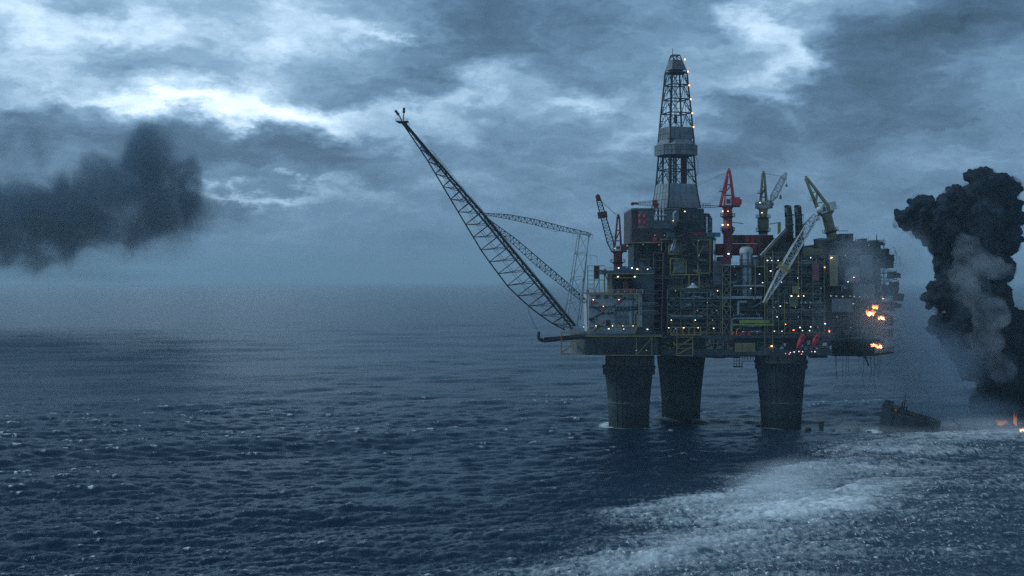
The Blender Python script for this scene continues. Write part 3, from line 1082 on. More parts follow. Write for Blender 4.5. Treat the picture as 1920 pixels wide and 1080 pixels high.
# right-hand wing of the block: darker with rounded balconies
b = MB()
b.lathe((X(1207, dA + 5), dA + 5, base_z), [(4.2, 0), (4.2, Z(505, dA) - base_z)], 28)
b.box(X(1207, dA + 5), X(1226, dA + 5), dA + 3, 572, base_z, Z(508, dA))
b.build('round_wing', M['hull'], acc)
for y in (550, 573, 588):
    b = MB().lathe((X(1207, dA + 5), dA + 5, Z(y, dA)), [(4.3, -.5), (5.6, -.3), (5.6, 0), (4.3, .02)], 28)
    bo = b.build('balcony', M['grey'], acc)
    b = MB()
    pts = [(X(1207, dA + 5) + 5.5 * math.cos(a), dA + 5 + 5.5 * math.sin(a), Z(y, dA)) for a in np.linspace(-2.6, -.1, 11)]
    b.rail(pts, 1.1, .13, 1.8).build('railing', M['teal' if y == 550 else 'galv'], bo)
rng = random.Random(13)
clutter(rng, X(1204, dA), X(1219, dA), dA - .4, dA + .8, Z(566, dA), Z(556, dA), 5, .6, 1.4).build('wall_box', M['black'], acc)
# upper deck storey: columns, wall, crane deck
dU = dA + 5
b = MB()
bx(b, 1148, 1226, 514, 549, dU + 4, 574)
b.build('upper_wall', M['dark'], acc)
rng = random.Random(14)
pipework(rng, X(1150, dU), X(1225, dU), dU + 1.2, dU + 3.8, Z(548, dU), Z(516, dU), 40, .25).build('pipework', M['hull'], acc)
b = MB()
for px in (1133.5, 1145, 1194.5, 1206):
    b.bar(P(px, 549, dU - 2), P(px, 513, dU - 2), .55)
b.bar(P(1146, 548, dU - 2), P(1135, 514, dU - 2), .4)
b.bar(P(1206, 545, dU - 2), P(1199, 514, dU - 2), .4)
b.bar(P(1150, 521, dU - 1), P(1194, 521, dU - 1), .4)
b.build('yellow_column', M['yellow'], acc)
cd = MB()
bx(cd, 1130, 1228, 507, 513.6, dU - 5, 574)
cdo = cd.build('crane_deck', M['hull'], acc)
b = MB()
b.bar(P(1136, 513.3, dU - 5.2), P(1224, 513.3, dU - 5.2), .3)
b.build('edge_beam', M['yellow'], cdo)
rl = [P(1134, 507, dU - 4.8), P(1227, 507, dU - 4.8)]
MB().rail(rl, 1.2, .12).build('railing', M['teal'], cdo)
b = MB()
bx(b, 1120, 1130, 505.5, 508.5, dU - 5, dU - 2)
bx(b, 1132, 1137, 504.5, 507, dU - 5, dU - 4)
b.build('red_beam', M['dullred'], cdo)
rng = random.Random(15)
clutter(rng, X(1150, dU), X(1224, dU), dU - 4, dU + 2, Z(507, dU - 4), Z(499, dU - 4), 14, .8, 2.2).build('deck_cargo', M['blue'], cdo)
clutter(rng, X(1196, dU), X(1224, dU), dU - 4, dU + 2, Z(507, dU - 4), Z(500, dU - 4), 7, .8, 2.0).build('deck_cargo', M['dullred'], cdo)
lamps([(1160, 502.5), (1185, 502.5)], dU - 4.5, acc, L_COLD, .42)
lamps([(1158.5, 519), (1190, 519)], dU - 2.6, acc, L_WARM, .34)
lamps([(1195, 504.5), (1214.5, 504.5)], dU - 4.5, acc, L_WARM, .42)
# stair tower on the left of the roof
b = MB()
for px in (1101.8, 1114, 1123.5):
    b.bar(P(px, 549, dA + 1), P(px, 498.5, dA + 1), .3)
for y in (498.5, 508, 517, 525, 533, 541):
    b.bar(P(1101.8, y, dA + 1), P(1114, y, dA + 1), .2)
for y in (498.5, 525):
    b.bar(P(1114, y, dA + 1), P(1134, y, dA + 1), .3)
b.bar(P(1115, 548, dA + 1), P(1123, 526, dA + 1), .3)
b.build('ladder_tower', M['ochre'], acc)
b = MB()
bx(b, 1114.5, 1123.2, 499, 523, dA + 1.2, dA + 4)
b.build('lift_shaft', M['maroon'], acc)
# red containers on the roof
for k, (px0, px1, y0, y1) in enumerate(((1158, 1167.5, 541, 549), (1168.5, 1178, 541, 549), (1179, 1190.5, 541, 549), (1169.5, 1178, 528, 540.8))):
    c = thing('cargo_container', P((px0 + px1) / 2, y1, dA + 2), ['dull red container at the near end of the row on the living quarters roof', 'bright orange red container under the taller one on the living quarters roof',
              'red container nearest the yellow column on the living quarters roof', 'upright dark red container standing on another one on the living quarters roof'][k], 'container', 'red containers on the living quarters roof')
    b = MB()
    bx(b, px0, px1, y0, y1 - .05, dA - .5, dA + 4)
    for i in range(int(px1 - px0)):
        bx(b, px0 + i + .2, px0 + i + .6, y0 + .6, y1 - .6, dA - .62, dA - .5)
    b.build('body', M['red' if k in (1, 2) else 'dullred'], c)
    b = MB()
    for q_ in (px0 + .2, px1 - .8):
        bx(b, q_, q_ + .6, y0 - .1, y1, dA - .7, dA - .63)
    b.build('corner_post', M['dullred'], c)
# ------------------------------------------------------------------ drilling module under the derrick
drill = thing('drilling_module', P(1252, 500, 545), 'maroon and grey drill floor block under the tall derrick', 'module')
dD = 543
b = MB()
bx(b, 1184, 1274, 392, 455, dD, 580)
bx(b, 1274, 1320, 392, 447, dD + 4, 580)
b.build('maroon_wall', M['maroon'], drill)
b = MB()
bx(b, 1197, 1273, 394.5, 428, dD - .3, dD)
for i in range(20):
    bx(b, 1216 + i * 2.6, 1216.9 + i * 2.6, 397, 426, dD - .6, dD - .3)
bx(b, 1184, 1274, 390, 393, dD - .8, 580)
b.build('grey_panel', M['grey'], drill)
b = MB()
bx(b, 1275, 1319, 391, 440, dD + 3.2, dD + 4)
for i in range(9):
    bx(b, 1276 + i * 4.8, 1277 + i * 4.8, 391, 440, dD + 2.8, dD + 3.2)
b.build('wind_wall', M['hull'], drill)
for px in (1199.5, 1209):
    b = MB()
    c = P(px, 423, dD - 1.2)
    b.lathe(c, [(.2, 0), (.45, .3), (.45, 1.7), (.3, 1.9), (.3, 2.8), (.5, 3.0), (.55, 4.0), (.2, 4.5)], 12)
    b.build('red_cylinder', M['red'], drill)
for px in (1231, 1237.5, 1243.5):
    b = MB()
    c = P(px, 414.5, dD - 1.2)
    b.lathe(c, [(.2, 0), (.4, .2), (.4, 1.3), (.22, 1.5), (.22, 1.9), (.4, 2.1), (.4, 3.2), (.22, 3.4), (.22, 4.0), (.38, 4.2), (.3, 4.8)], 12)
    b.build('grey_cylinder', M['galv'], drill)
b = MB()
b.path([P(1228, 413, dD - .8), P(1228, 404, dD - .8), P(1250, 403, dD - .8)], .25, 6)
b.path([P(1263, 413, dD - .8), P(1263, 400, dD - .8), P(1268, 396, dD - .8)], .4, 6)
b.build('pipework', M['galv'], drill)
bx(MB(), 1225.5, 1231.5, 444, 452.5, dD - 1.5, dD).build('red_cabinet', M['red'], drill)
b = MB()
b.bar(P(1183, 455, dD - .4), P(1243, 454.5, dD - .4), .45)
b.bar(P(1199, 485.5, dD + 2), P(1220, 485.5, dD + 2), .35)
b.bar(P(1240, 446, dD - 1), P(1240, 470, dD - 1), .35)
b.build('yellow_beam', M['yellow'], drill)
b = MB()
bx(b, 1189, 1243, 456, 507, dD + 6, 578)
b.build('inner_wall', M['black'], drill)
b = MB()
for px in (1189.5, 1196, 1213, 1236):
    b.bar(P(px, 455, dD + 1), P(px, 508, dD + 1), .5)
b.bar(P(1189, 478, dD + 1), P(1222, 478, dD + 1), .5)
b.box(X(1190, dD), X(1220, dD), dD + 1, dD + 6, Z(489, dD), Z(486.5, dD))
b.build('column', M['dark'], drill)
rng = random.Random(21)
pipework(rng, X(1191, dD), X(1238, dD), dD + 2, dD + 5.5, Z(506, dD), Z(457, dD), 44, .3).build('pipework', M['hull'], drill)
clutter(rng, X(1191, dD), X(1222, dD), dD + 1.5, dD + 4, Z(500, dD), Z(487, dD), 8).build('equipment_skid', M['grey'], drill)
lamps([(1206, 458), (1228, 441), (1235.5, 459), (1246, 441)], dD - .8, drill, L_DIM, .26)
lamps([(1262.5, 414), (1284, 396.5)], dD - 1.2, drill, L_WARM, .3)
# clutter on the right shoulder
rng = random.Random(22)
b = MB()
for px, w_, y0 in ((1322, 3.0, 404), (1329, 2.6, 401), (1334, 1.6, 408)):
    b.tube(P(px, 440, dD + 6), P(px, y0, dD + 6), w_ / 4.8, w_ / 4.8, 10)
b.path([P(1318, 412, dD + 6), P(1320, 404, dD + 6), P(1325, 402, dD + 6), P(1330, 405, dD + 6), P(1331, 418, dD + 6)], .7, 8)
pipework(rng, X(1307, dD), X(1338, dD), dD + 5, dD + 9, Z(442, dD), Z(402, dD), 28, .3)
b.build('vent_pipe', M['hull'], drill)
b = MB()
for px in (1308, 1316, 1324, 1332):
    b.bar(P(px, 448, dD + 4), P(px, 408, dD + 4), .22)
for y in (414, 428, 441):
    b.bar(P(1305, y, dD + 4), P(1335, y, dD + 4), .24)
b.build('pipe_rack', M['grey'], drill)
b = MB()
bx(b, 1250, 1340, 437, 447, dD - 3, dD + 2)
b.build('walkway', M['hull'], drill)
b = MB()
bx(b, 1294, 1322, 435, 441, dD - 4, dD - 1)
b.build('red_box', M['dullred'], drill)
for (x0, x1, mm) in ((1325, 1338, 'teal'), (1339, 1351, 'blue'), (1252, 1266, 'teal')):
    b = MB()
    bx(b, x0, x1, 436, 444, dD - 3.8, dD - 1)
    b.build('deck_box', M[mm], drill)
zr = Z(390, dD)
MB().rail([(X(1240, dD), dD - .6, zr), (X(1318, dD), dD - .6, zr), (X(1335, dD), dD + 3, zr)], 1.9, .13, 2).build('railing', M['dullred'], drill)
b = MB()
b.truss(P(1313, 384, dD), P(1345, 385, dD), P(1313, 390, dD), P(1345, 388.5, dD), 7, .16)
b.build('catwalk', M['boom'], drill)

# ------------------------------------------------------------------ derrick
dk = 557.0
der = thing('drilling_derrick', P(1267, 391, dk), 'tall tapering lattice derrick with grey clad bands and an antenna on top', 'derrick')
YAW = math.radians(20)
cx, cyy = X(1267.5, dk), dk


def sq(w_px, py, cxp=None):
    h = w_px / 2 * dk / FPX / (math.cos(YAW) + math.sin(YAW))
    z = Z(py, dk)
    x0 = X(cxp, dk) if cxp else cx
    out = []
    for sx, sy in ((-1, -1), (1, -1), (1, 1), (-1, 1)):
        x, y = sx * h, sy * h
        out.append(Vector((x0 + x * math.cos(YAW) - y * math.sin(YAW), cyy + x * math.sin(YAW) + y * math.cos(YAW), z)))
    return out


PROF = [(391, 86), (375, 80), (362, 75), (346, 71), (293, 63), (262, 63), (240, 58.5), (213, 54), (187, 48.5), (160, 43), (136, 38.5)]
W_at = lambda y: float(np.interp(-y, [-p for p, w in PROF], [w for p, w in PROF]))
for j in range(4):
    b = MB()
    for (a_, c_) in zip(PROF[:-1], PROF[1:]):
        b.tube(sq(a_[1], a_[0])[j], sq(c_[1], c_[0])[j], .36, .34, 8)
    b.build('leg', M['boom'], der)


def bays(ys, w, wb, name, mm):
    b = MB()
    for y0, y1 in zip(ys[:-1], ys[1:]):
        r0, r1 = sq(W_at(y0), y0), sq(W_at(y1), y1)
        for j in range(4):
            a0, a1, b0, b1 = r0[j], r1[j], r0[(j + 1) % 4], r1[(j + 1) % 4]
            b.bar(a1, b1, w)
            m0, m1 = a0.lerp(b0, .5), a1.lerp(b1, .5)
            b.bar(a0, m1, wb)
            b.bar(b0, m1, wb)
            b.bar(m0, m1, wb * .8)
            b.bar(a0.lerp(b0, .22), a1.lerp(b1, .22), wb * .7)
            b.bar(a0.lerp(m1, .5), a0.lerp(a1, .5), wb * .8)
            b.bar(b0.lerp(m1, .5), b0.lerp(b1, .5), wb * .8)
    b.build(name, mm, der)


bays([240, 213, 187, 160, 136], .42, .22, 'upper_lattice', M['boom'])
bays([346, 319, 293], .42, .26, 'lower_lattice', M['boom'])
for nm, ys, mm in (('clad_skirt', (391, 375, 362, 346), 'derrick'), ('clad_band', (262, 252, 240), 'grey')):
    b = MB()
    b.loft([[v + (v - Vector((cx, cyy, v.z))).normalized() * .25 for v in sq(W_at(y), y)] for y in ys])
    for y in ys[1:-1]:
        r = [v + (v - Vector((cx, cyy, v.z))).normalized() * .4 for v in sq(W_at(y), y)]
        for j in range(4):
            b.bar(r[j], r[(j + 1) % 4], .14)
    for j in range(4):
        for f in (.2, .4, .6, .8):
            for y0, y1 in zip(ys[:-1], ys[1:]):
                r0 = [v + (v - Vector((cx, cyy, v.z))).normalized() * .36 for v in sq(W_at(y0), y0)]
                r1 = [v + (v - Vector((cx, cyy, v.z))).normalized() * .36 for v in sq(W_at(y1), y1)]
                b.bar(r0[j].lerp(r0[(j + 1) % 4], f), r1[j].lerp(r1[(j + 1) % 4], f), .12)
    b.build(nm, M[mm], der)
# dark duct up the right-hand face of the skirt and inside the open bay
b = MB()
for y0, y1 in ((391, 375), (375, 362), (362, 346)):
    a_, c_ = sq(W_at(y0), y0), sq(W_at(y1), y1)
    p0, p1 = a_[1].lerp(a_[2], .25), c_[1].lerp(c_[2], .25)
    b.bar(p0 + Vector((.4, -.5, 0)), p1 + Vector((.4, -.5, 0)), 1.3)
b.build('duct', M['black'], der)
b = MB()
for (px, r, off) in ((1283.5, 1.0, 0), (1278, .5, -1), (1257, .7, 1), (1262, .4, -2), (1268, .3, 2), (1243, .4, 1)):
    b.tube((X(px, dk), cyy + off, Z(345, dk)), (X(px, dk), cyy + off, Z(291, dk)), r, r, 10)
b.build('standpipe', M['dark'], der)


def octo(w_px, py, cut=.22):
    r = sq(w_px, py)
    out = []
    for j in range(4):
        p, nx, pv = r[j], r[(j + 1) % 4], r[(j - 1) % 4]
        out += [p.lerp(pv, cut), p.lerp(nx, cut)]
    return out


b = MB()
b.loft([octo(88, 292), octo(88, 273)])
for y in (273.5, 282, 291.5):
    r = octo(88.8, y)
    for j in range(8):
        b.bar(r[j], r[(j + 1) % 8], .22)
r0, r1 = octo(88.6, 291), octo(88.6, 274)
for j in range(8):
    for f in (0, .33, .66):
        b.bar(r0[j].lerp(r0[(j + 1) % 8], f), r1[j].lerp(r1[(j + 1) % 8], f), .18)
wc = b.build('windwall_cabin', M['grey'], der)
b = MB()
b.loft([octo(86, 272.8), octo(66, 262.5)])
b.build('cabin_roof', M['derrick'], wc)
b = MB()
b.loft([sq(37, 132, 1267), sq(24, 113, 1266)])
b.build('crown_cladding', M['grey'], der)
b = MB()
for j in range(4):
    b.bar(sq(38.5, 136)[j], sq(16, 104, 1266)[j], .34)
r = sq(16, 104, 1266)
for j in range(4):
    b.bar(r[j], r[(j + 1) % 4], .36)
    b.bar(sq(24, 113, 1266)[j], r[(j + 1) % 4], .2)
for j in range(4):
    b.bar(sq(40, 137)[j], sq(40, 137)[(j + 1) % 4], .5)
b.build('crown_frame', M['boom'], der)
b = MB()
b.lathe(P(1263, 136, dk), [(.8, 0), (1.5, .4), (1.3, 1.4), (.4, 2.0)], 12)
b.box(X(1255, dk), X(1283, dk), cyy - 1, cyy + 1, Z(137.5, dk), Z(136, dk))
b.build('crown_block', M['black'], der)
MB().tube(P(1261, 106, dk), P(1261, 90, dk), .14, .07, 6).build('antenna', M['boom'], der)
b = MB()
b.tube((cx - .6, cyy, Z(136, dk)), (cx - .6, cyy, Z(216, dk)), .09, .09, 5).tube((cx + .2, cyy, Z(136, dk)), (cx + .2, cyy, Z(216, dk)), .09, .09, 5)
b.lathe((cx - .2, cyy, Z(232, dk)), [(.3, 0), (.7, .8), (.7, 2.4), (.5, 3.4)], 10)
b.build('travelling_block', M['black'], der)
b = MB()
for y0, y1 in zip([240, 213, 187, 160], [213, 187, 160, 136]):
    a_, c_ = sq(W_at(y0), y0)[0], sq(W_at(y1), y1)[0]
    o_ = Vector((-.5, -.3, 0))
    b.bar(a_ + o_, c_ + o_, .16)
    b.bar(a_.lerp(c_, .5) + o_ * 3, a_.lerp(c_, .5), .2)
a_, c_ = sq(W_at(240), 240)[0], sq(W_at(136), 136)[0]
for i in range(40):
    p = a_.lerp(c_, i / 40)
    b.bar(p + Vector((-1.0, -.3, 0)), p, .1)
b.build('ladder', M['boom'], der)
for y in (113, 136, 162, 188, 214, 240):
    p = sq(W_at(y) if y > 130 else 28, y)[1]
    MB().lathe(p + Vector((.35, -.4, 0)), [(.1, -.25), (.26, -.1), (.26, .2), (.1, .35)], 8).build('lamp', L_ORANGE, der)
for y in (162, 188, 214):
    p = sq(W_at(y), y)[2]
    MB().lathe(p, [(.1, -.2), (.2, -.1), (.2, .2), (.1, .3)], 8).build('lamp', L_RED, der)
b = MB()
for s_ in (-1, 1):
    p0 = sq(W_at(293), 293)[0 if s_ < 0 else 1]
    pts = [p0 + Vector((s_ * .5, 0, -.2)), p0 + Vector((s_ * 1.6, 0, -2)), p0 + Vector((s_ * 1.7, 0, -6)), p0 + Vector((s_ * .8, 0, -9))]
    b.path(pts, .09, 5)
b.build('hose', M['black'], der)


# ------------------------------------------------------------------ cranes
def crane(name, loc_px, label, paint, r_ped, y_slew, y_base, d, rings, house, mast_top, feet, mast_w, lampcol=None, tilt=0.0, house_paint='white', waist=None):
    """pedestal crane built upright around its own root: pedestal with ring platforms, slewing house, cab and A-frame mast.
    rings: photo rows of the ring platforms; feet: px offsets of the mast feet; mast_top: (px, row)"""
    px = loc_px
    t = thing(name, P(px, y_base, d), label, 'crane', 'pedestal cranes on the platform')
    c = Vector((X(px, d), d, 0))
    z0, z1 = Z(y_base, d), Z(y_slew, d)
    b = MB()
    prof = [(r_ped * 1.08, z0), (r_ped, z0 + .6)]
    if waist:
        for y, r in waist:
            prof.append((r, Z(y, d)))
    prof += [(r_ped, z1 - .7), (r_ped * 1.25, z1 - .3), (r_ped * 1.25, z1)]
    b.lathe(c, prof, 24)
    b.build('pedestal', M['dullred' if paint == 'red' else paint], t)
    for y, rr in rings:
        z = Z(y, d)
        ring = MB().lathe(c, [(r_ped * .98, z - .9), (rr * .8, z - .25), (rr, z - .2), (rr, z), (r_ped * .98, z + .02)], 24).build('ring_platform', M['dark'], t)
        b = MB()
        pts = [c + Vector((rr * .97 * math.cos(a), rr * .97 * math.sin(a), z)) for a in np.linspace(0, 2 * math.pi, 13)]
        b.rail(pts, 1.1, .11, 3).build('railing', M[paint], ring)
    x0, x1, y0, y1 = house
    b = MB()
    hx0, hx1, hz0, hz1 = X(x0, d), X(x1, d), Z(y1, d), Z(y0, d)
    b.box(hx0, hx1, d - 2.2, d + 2.2, z1, z1 + .5)
    b.build('slew_platform', M['dark'], t)
    b = MB()
    b.box(hx1 - (hx1 - hx0) * .42, hx1 - .2, d - 2.0, d + 2.0, z1 + .5, hz1 + .6)
    b.box(hx1 - .9, hx1 + .5, d - 1.7, d + 1.7, z1 + .9, hz1 - .2)
    b.box(hx1 - (hx1 - hx0) * .40, hx1 - .5, d - 2.1, d - 2.0, z1 + .9, hz1)
    b.build('machinery_house', M[paint], t)
    b = MB()
    cxx = hx0 + (hx1 - hx0) * .42
    b.prism([(cxx - 1.2, z1 + .55), (cxx + 1.0, z1 + .55), (cxx + 1.0, hz1), (cxx - .8, hz1), (cxx - 1.3, (z1 + hz1) / 2 + .4)], d - 3.2, d - 1.2)
    cab = b.build('cab', M[house_paint], t)
    b = MB()
    b.box(cxx - .8, cxx + .7, d - 3.27, d - 3.21, z1 + 1.2, hz1 - .35)
    b.build('cab_window', M['glass'], cab)
    top = P(mast_top[0], mast_top[1], d)
    b = MB()
    ft = [Vector((X(px + fx, d), d + fy, z1 + .4)) for fx, fy in ((feet[0], -1.5), (feet[0], 1.5), (feet[1], -1.5), (feet[1], 1.5))]
    tp = [top + Vector((sx * .35, sy * .45, 0)) for sx, sy in ((-1, -1), (-1, 1), (1, -1), (1, 1))]
    for a_, c_ in zip(ft, tp):
        b.bar(a_, c_, mast_w)
    for f in (.3, .6):
        ps = [a_.lerp(c_, f) for a_, c_ in zip(ft, tp)]
        for i, j in ((0, 1), (2, 3), (0, 2), (1, 3)):
            b.bar(ps[i], ps[j], mast_w * .55)
    for i, j in ((0, 2), (1, 3)):
        b.bar(ft[i].lerp(tp[i], .3), ft[j].lerp(tp[j], .6), mast_w * .4)
    b.lathe(top + Vector((0, -.6, -.2)), [(.35, 0), (.62, .15), (.62, 1.05), (.35, 1.2)], 12, (0, 1, 0))
    b.bar(top + Vector((0, 0, -.8)), top + Vector((0, 0, .9)), .8)
    b.build('mast', M[paint], t)
    b = MB()
    p = ft[0].lerp(tp[0], .42)
    b.box(p.x - 1.6, p.x + .8, p.y - .9, p.y + 3.6, p.z - .12, p.z + .05)
    b.rail([(p.x - 1.6, p.y - .9, p.z), (p.x + .8, p.y - .9, p.z)], 1.0, .1)
    b.build('mast_platform', M[paint], t)
    return t, c, z1, top


def boom(t, root, tip, w0, w1, paint, d, k, chord=.26, tip_paint=None):
    """square lattice boom between two photo positions"""
    a, e = Vector(root), Vector(tip)
    u = (e - a).normalized()
    n = Vector((-u.z, 0, u.x))
    mid_ = a.lerp(e, .18)
    ring = lambda p, w: [p + n * (s1 * w / 2) + Vector((0, s2 * w / 2, 0)) for s1, s2 in ((-1, -1), (1, -1), (1, 1), (-1, 1))]
    b = MB()
    b.box_truss(ring(a, w0 * .45), ring(mid_, w0), max(2, k // 5), chord)
    b.box_truss(ring(mid_, w0), ring(e, w1), k, chord)
    bo = b.build('boom', M[paint], t)
    b = MB()
    b.bar(e - u * .8, e + u * 1.4, w1 * 1.05, w1 * .8)
    b.lathe(e + u * 1.2 + Vector((0, -.5, 0)), [(.3, 0), (.75, .1), (.75, .9), (.3, 1)], 12, (0, 1, 0))
    b.build('boom_head', M[tip_paint or paint], bo)
    return a, e, u, n


# red crane on the living quarters
t, c, z1, top = crane('pedestal_crane', 1158.5, 'small dark red crane with a lattice boom raised steeply over the living quarters', 'dullred', 1.7, 473, 507, 547, [(491, 3.0)], (1146, 1175, 461, 473), (1159.5, 406), (-6.5, 6.5), .6)
a, e, u, n = boom(t, P(1149, 470, 547), P(1122, 373, 547), 2.5, 1.7, 'boom', 547, 12, .26, 'dullred')
b = MB()
p = a.lerp(e, .70)
b.bar(p - n * 1.7 + u * -.4, p + n * 2.0 - u * -.1, 1.3, 2.6)
b.build('boom_collar', M['dullred'], t)
b = MB()
for s_ in (-.5, .5):
    b.tube(top + Vector((0, s_, 0)), e + Vector((0, s_, 0)), .05, .05, 5)
b.build('cable', M['black'], t)
lamps([(1153.5, 466)], 543, t, L_DIM, .4)
# tall red crane
t, c, z1, top = crane('pedestal_crane', 1364.5, 'tall bright red crane with a bare A-shaped mast and lamps on its pedestal', 'red', 1.75, 388, 484, 548, [(405.5, 3.0), (432, 2.9)], (1347, 1387, 373, 388), (1366.5, 320), (-14, 12.5), .72, waist=[(440, 1.75), (436, 2.35), (426, 2.35), (424, 1.75)])
b = MB()
p0, p1 = P(1352, 383, 545.5), P(1364, 330, 546.5)
b.bar(p0, p1, .55)
b.bar(P(1357, 388, 545), P(1365, 330, 546.5), .5)
b.build('boom_stay', M['red'], t)
b = MB()
b.bar(P(1373, 417, 548), P(1394, 419, 548), .3)
b.build('davit_arm', M['ochre'], t)
b = MB()
b.tube(P(1366, 322, 547.5), P(1300, 347, 556), .05, .05, 5)
b.tube(P(1366, 324, 548.5), P(1300, 351, 557), .05, .05, 5)
b.build('cable', M['black'], t)
lamps([(1365, 396), (1365, 421.7), (1355, 396), (1355, 421.7)], 545.2, t, L_ORANGE, .36)
lamps([(1366, 476)], 545.4, t, L_COLD, .55)
b = MB()
bx(b, 1349, 1371, 481, 496, 543, 551)
b.build('pedestal_base', M['dullred'], t)
# yellow crane with white jib
t, c, z1, top = crane('pedestal_crane', 1431, 'upright yellow crane with a white jib pointing up to the right', 'ochre', 1.75, 390.5, 440, 560, [(408, 3.0), (433, 3.0)], (1418, 1447, 379, 390), (1431.5, 325), (-5.5, 6.5), .6, waist=[(430, 1.8), (426, 2.3), (412, 2.3), (409, 1.6)])
b = MB().lathe(c, [(2.2, Z(392, 560)), (3.3, Z(390.5, 560)), (3.3, Z(386, 560)), (3.0, Z(385.6, 560)), (3.3, Z(385, 560)), (3.3, Z(380, 560)), (2.8, Z(378, 560))], 28)
b.build('slew_ring', M['white'], t)
a, e, u, n = boom(t, P(1447, 376, 560), P(1470, 331, 560), 2.4, 2.0, 'white', 560, 7, .26, 'white')
b = MB()
b.tube(e, e + Vector((-1.4, 0, -7.5)), .05, .05, 5)
b.lathe(e + Vector((-1.4, 0, -9.2)), [(.2, 0), (.5, .3), (.5, 1.2), (.2, 1.8)], 8)
b.tube(e + Vector((1, 0, 0)), e + Vector((1.0, 0, -3)), .06, .06, 5)
b.lathe(e + Vector((1.0, 0, -4.2)), [(.2, 0), (.45, .3), (.45, .8), (.2, 1.2)], 8)
b.build('hook_block', M['yellow'], t)
b = MB()
b.tube(top, P(1456, 329, 560), .07, .07, 5).tube(P(1456, 329, 560), e, .07, .07, 5)
b.bar(P(1443, 420, 559), P(1462, 417, 559), .3)
b.build('cable', M['boom'], t)
lamps([(1428.5, 399), (1425, 380)], 557.3, t, L_WARM, .34)
# yellow crane knocked over to the left, boom fallen across the deck
TILT = -math.radians(13.5)
dC = 552
t, c, z1, top = crane('pedestal_crane', 1569, 'broken yellow crane leaning left with its white lattice boom fallen across the deck', 'ochre', 2.0, 399, 482, dC, [(432, 3.3), (448, 3.1)], (1550, 1581, 383, 399), (1548, 325), (-12, 12), .75)
R = Matrix.Rotation(TILT, 4, 'Y')
org = Vector(t.location)
loc = lambda v: org + (R.inverted() @ (Vector(v) - org))
w_root, w_tip = P(1527, 404, dC - 3), P(1434, 566, 531.5)
a, e = loc(w_root), loc(w_tip)
u = (e - a).normalized()
n = Vector((-u.z, 0, u.x)).normalized()
s2v = u.cross(n).normalized()
ring = lambda p, w: [p + n * (s1 * w / 2) + s2v * (s2 * w / 2) for s1, s2 in ((-1, -1), (1, -1), (1, 1), (-1, 1))]
b = MB()
b.box_truss(ring(a, 1.5), ring(a.lerp(e, .1), 2.9), 2, .3)
b.box_truss(ring(a.lerp(e, .1), 2.9), ring(a.lerp(e, .62), 2.9), 12, .3)
b.box_truss(ring(a.lerp(e, .66), 2.8), ring(e, .9), 9, .3)
bo = b.build('boom', M['white'], t)
b = MB()
b.bar(a.lerp(e, .60) - n * 2.4, a.lerp(e, .63) + n * 2.4, 1.0, 3.0)
b.bar(e - u, e + u * .8, 1.1)
b.build('boom_joint', M['yellow'], bo)
b = MB()
b.lathe(loc(P(1538, 398, dC - 3)), [(.4, 0), (1.3, .3), (1.5, 1.6), (.8, 2.2)], 12)
b.lathe(loc(P(1533, 414, dC - 3)), [(.4, 0), (1.0, .3), (1.2, 1.4), (.6, 2.0)], 12)
b.build('winch_drum', M['white'], t)
b = MB()
b.box(loc(P(1552, 380, dC)).x, loc(P(1552, 380, dC)).x + 2.6, dC - 2.6, dC - 1, loc(P(1552, 396, dC)).z, loc(P(1552, 380, dC)).z)
b.build('counterweight', M['white'], t)
t.rotation_euler = (0, TILT, 0)
# small red crane lying along the top of the drilling module
t = thing('deck_crane', P(1230, 390, 545), 'small low crane with a horizontal red tipped jib on the drilling module roof', 'crane')
b = MB()
b.lathe(P(1230, 390.5, 545), [(1.0, 0), (.8, .5), (.8, 1.2), (1.3, 1.4), (1.3, 1.7)], 14)
bx(b, 1224, 1233, 375, 386, 544, 547)
b.build('slew_house', M['dullred'], t)
b = MB()
q0, q1 = P(1223, 382, 545), P(1197, 382, 545)
rg = lambda p, w: [p + Vector((0, s1 * w / 2, s2 * w / 2)) for s1, s2 in ((-1, -1), (1, -1), (1, 1), (-1, 1))]
b.box_truss(rg(q0, 1.7), rg(q1, .9), 6, .2)
b.build('jib', M['galv'], t)
b = MB()
b.bar(P(1198, 382, 545), P(1186, 381.5, 545), .9, .8)
b.lathe(P(1186, 382, 544.5), [(.3, 0), (.7, .1), (.7, .9), (.3, 1)], 10, (0, 1, 0))
b.build('jib_head', M['dullred'], t)
b = MB()
b.tube(P(1229, 375, 545), P(1188, 380, 545), .06, .06, 5)
b.build('cable', M['black'], t)

# ------------------------------------------------------------------ flare boom
dB = 541.0
fl = thing('flare_boom', P(1070, 618, dB), 'long dark lattice flare boom rising to the left over open sea with two burner tips', 'flare boom')
TOPC = [(757, 230), (800, 281), (850, 340), (905, 403), (960, 471), (1010, 531), (1045, 574), (1077, 613)]
BOTC = [(756, 233), (800, 298), (850, 382), (905, 474), (952, 537), (985, 569), (1026, 601), (1060, 619)]
NS = 18


def along(poly, f):
    L = [0]
    for p, q_ in zip(poly[:-1], poly[1:]):
        L.append(L[-1] + math.hypot(q_[0] - p[0], q_[1] - p[1]))
    s_ = f * L[-1]
    return float(np.interp(s_, L, [p[0] for p in poly])), float(np.interp(s_, L, [p[1] for p in poly]))


def station(f):
    w = .5 + 3.0 * min(1, f * 2.2) * (1 - .25 * max(0, f - .6) / .4)
    tx, ty = along(TOPC, f)
    bx_, by_ = along(BOTC, f)
    c_ = P(tx, ty, dB)
    roll = Vector((.77, 0, .62)) * min(1.0, f * 2.5) * 1.1     # the boom is rolled a little, so its walkway side shows
    return [c_ + Vector((0, -w, 0)) - roll, c_ + Vector((0, w, 0)) + roll * .6, P(bx_, by_, dB)]


